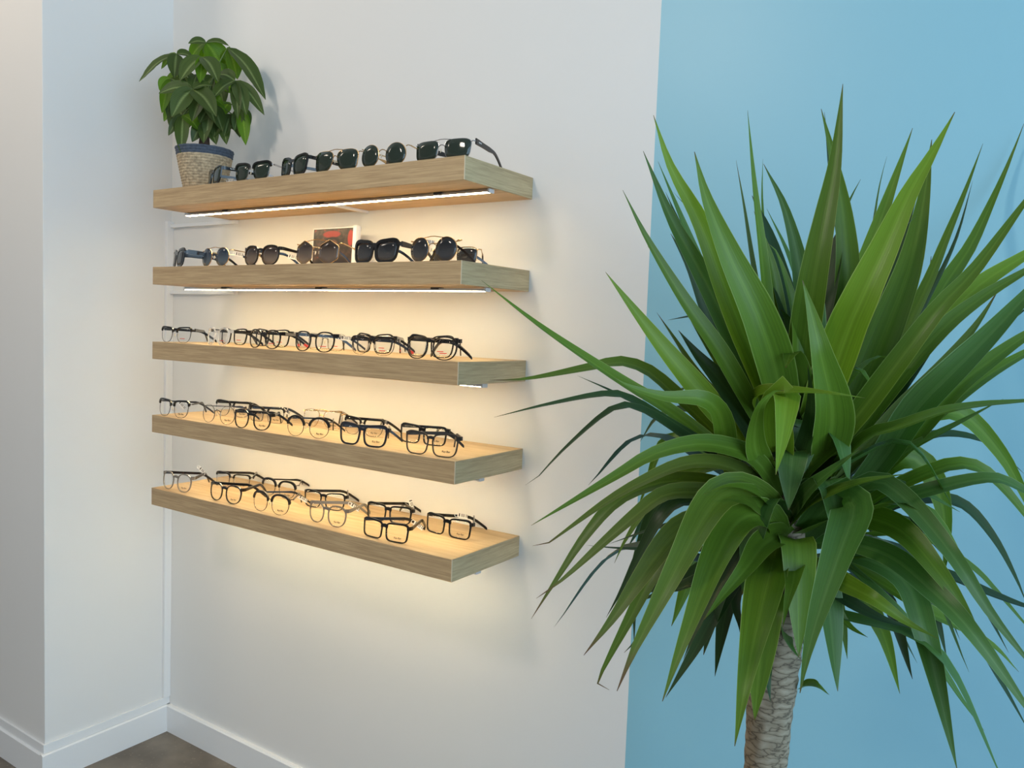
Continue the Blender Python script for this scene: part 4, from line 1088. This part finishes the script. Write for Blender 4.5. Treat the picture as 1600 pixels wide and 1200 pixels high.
 ([(1290, 840), (1400, 860), (1450, 890), (1500, 1000)], 18, 'd', -.1, -.2),
 ([(1290, 830), (1370, 790), (1430, 790), (1460, 830)], 26, 'd', -.05, -.08),
 ([(1300, 820), (1370, 760), (1440, 770), (1500, 800)], 18, 't', .04, .05),
 ([(1225, 830), (1262, 790), (1300, 770), (1350, 752), (1420, 740)], 18, 'g', .12, .14),
 ([(1225, 820), (1260, 770), (1300, 735), (1345, 700)], 24, 't', .10, .14),
 ([(1215, 800), (1180, 770), (1140, 760), (1100, 772)], 16, 'g', .12, .14),
]
BL += [
 ([(1215, 700), (1170, 600), (1120, 480), (1075, 380), (1040, 300)], 24, 'd', -.10, -.14),
 ([(1210, 710), (1150, 610), (1095, 520), (1040, 420), (1012, 385)], 22, 'g', -.08, -.12),
 ([(1228, 700), (1222, 560), (1210, 430), (1178, 330)], 26, 'g', .0, .0),
 ([(1236, 700), (1246, 560), (1240, 480), (1216, 400), (1200, 380)], 24, 'g', .06, .06),
 ([(1245, 700), (1280, 560), (1310, 430), (1322, 330), (1345, 280)], 26, 't', -.14, -.18),
 ([(1270, 720), (1340, 570), (1390, 450), (1425, 330), (1440, 280)], 26, 'd', -.18, -.24),
 ([(1285, 740), (1380, 640), (1440, 560), (1490, 480), (1540, 400)], 28, 'd', -.14, -.2),
 ([(1290, 760), (1400, 660), (1500, 560), (1580, 500), (1620, 470)], 24, 'd', -.1, -.16),
 ([(1300, 780), (1390, 720), (1460, 680), (1540, 690), (1600, 740)], 22, 'd', -.16, -.22),
 ([(1190, 730), (1130, 660), (1080, 640), (1030, 650), (1000, 690)], 20, 'd', -.1, -.14),
 ([(1210, 800), (1150, 730), (1090, 735), (1030, 770), (980, 840), (960, 880)], 24, 'g', .0, .0),
 ([(1210, 830), (1150, 800), (1090, 830), (1050, 900), (1010, 980), (990, 1030)], 28, 'g', .08, .1),
 ([(1215, 850), (1170, 850), (1130, 900), (1090, 980), (1068, 1030)], 24, 'd', .1, .12),
 ([(1240, 780), (1290, 720), (1330, 660), (1390, 600)], 26, 'd', .04, .05),
 ([(1238, 760), (1262, 680), (1268, 620), (1262, 570)], 26, 'd', .08, .1),
 ([(1300, 850), (1360, 850), (1420, 890), (1460, 960), (1480, 1030)], 26, 'd', .0, -.02),
]
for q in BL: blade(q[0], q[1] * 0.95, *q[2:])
# clasping inner blades round the growing stem, all the way round
random.seed(11)
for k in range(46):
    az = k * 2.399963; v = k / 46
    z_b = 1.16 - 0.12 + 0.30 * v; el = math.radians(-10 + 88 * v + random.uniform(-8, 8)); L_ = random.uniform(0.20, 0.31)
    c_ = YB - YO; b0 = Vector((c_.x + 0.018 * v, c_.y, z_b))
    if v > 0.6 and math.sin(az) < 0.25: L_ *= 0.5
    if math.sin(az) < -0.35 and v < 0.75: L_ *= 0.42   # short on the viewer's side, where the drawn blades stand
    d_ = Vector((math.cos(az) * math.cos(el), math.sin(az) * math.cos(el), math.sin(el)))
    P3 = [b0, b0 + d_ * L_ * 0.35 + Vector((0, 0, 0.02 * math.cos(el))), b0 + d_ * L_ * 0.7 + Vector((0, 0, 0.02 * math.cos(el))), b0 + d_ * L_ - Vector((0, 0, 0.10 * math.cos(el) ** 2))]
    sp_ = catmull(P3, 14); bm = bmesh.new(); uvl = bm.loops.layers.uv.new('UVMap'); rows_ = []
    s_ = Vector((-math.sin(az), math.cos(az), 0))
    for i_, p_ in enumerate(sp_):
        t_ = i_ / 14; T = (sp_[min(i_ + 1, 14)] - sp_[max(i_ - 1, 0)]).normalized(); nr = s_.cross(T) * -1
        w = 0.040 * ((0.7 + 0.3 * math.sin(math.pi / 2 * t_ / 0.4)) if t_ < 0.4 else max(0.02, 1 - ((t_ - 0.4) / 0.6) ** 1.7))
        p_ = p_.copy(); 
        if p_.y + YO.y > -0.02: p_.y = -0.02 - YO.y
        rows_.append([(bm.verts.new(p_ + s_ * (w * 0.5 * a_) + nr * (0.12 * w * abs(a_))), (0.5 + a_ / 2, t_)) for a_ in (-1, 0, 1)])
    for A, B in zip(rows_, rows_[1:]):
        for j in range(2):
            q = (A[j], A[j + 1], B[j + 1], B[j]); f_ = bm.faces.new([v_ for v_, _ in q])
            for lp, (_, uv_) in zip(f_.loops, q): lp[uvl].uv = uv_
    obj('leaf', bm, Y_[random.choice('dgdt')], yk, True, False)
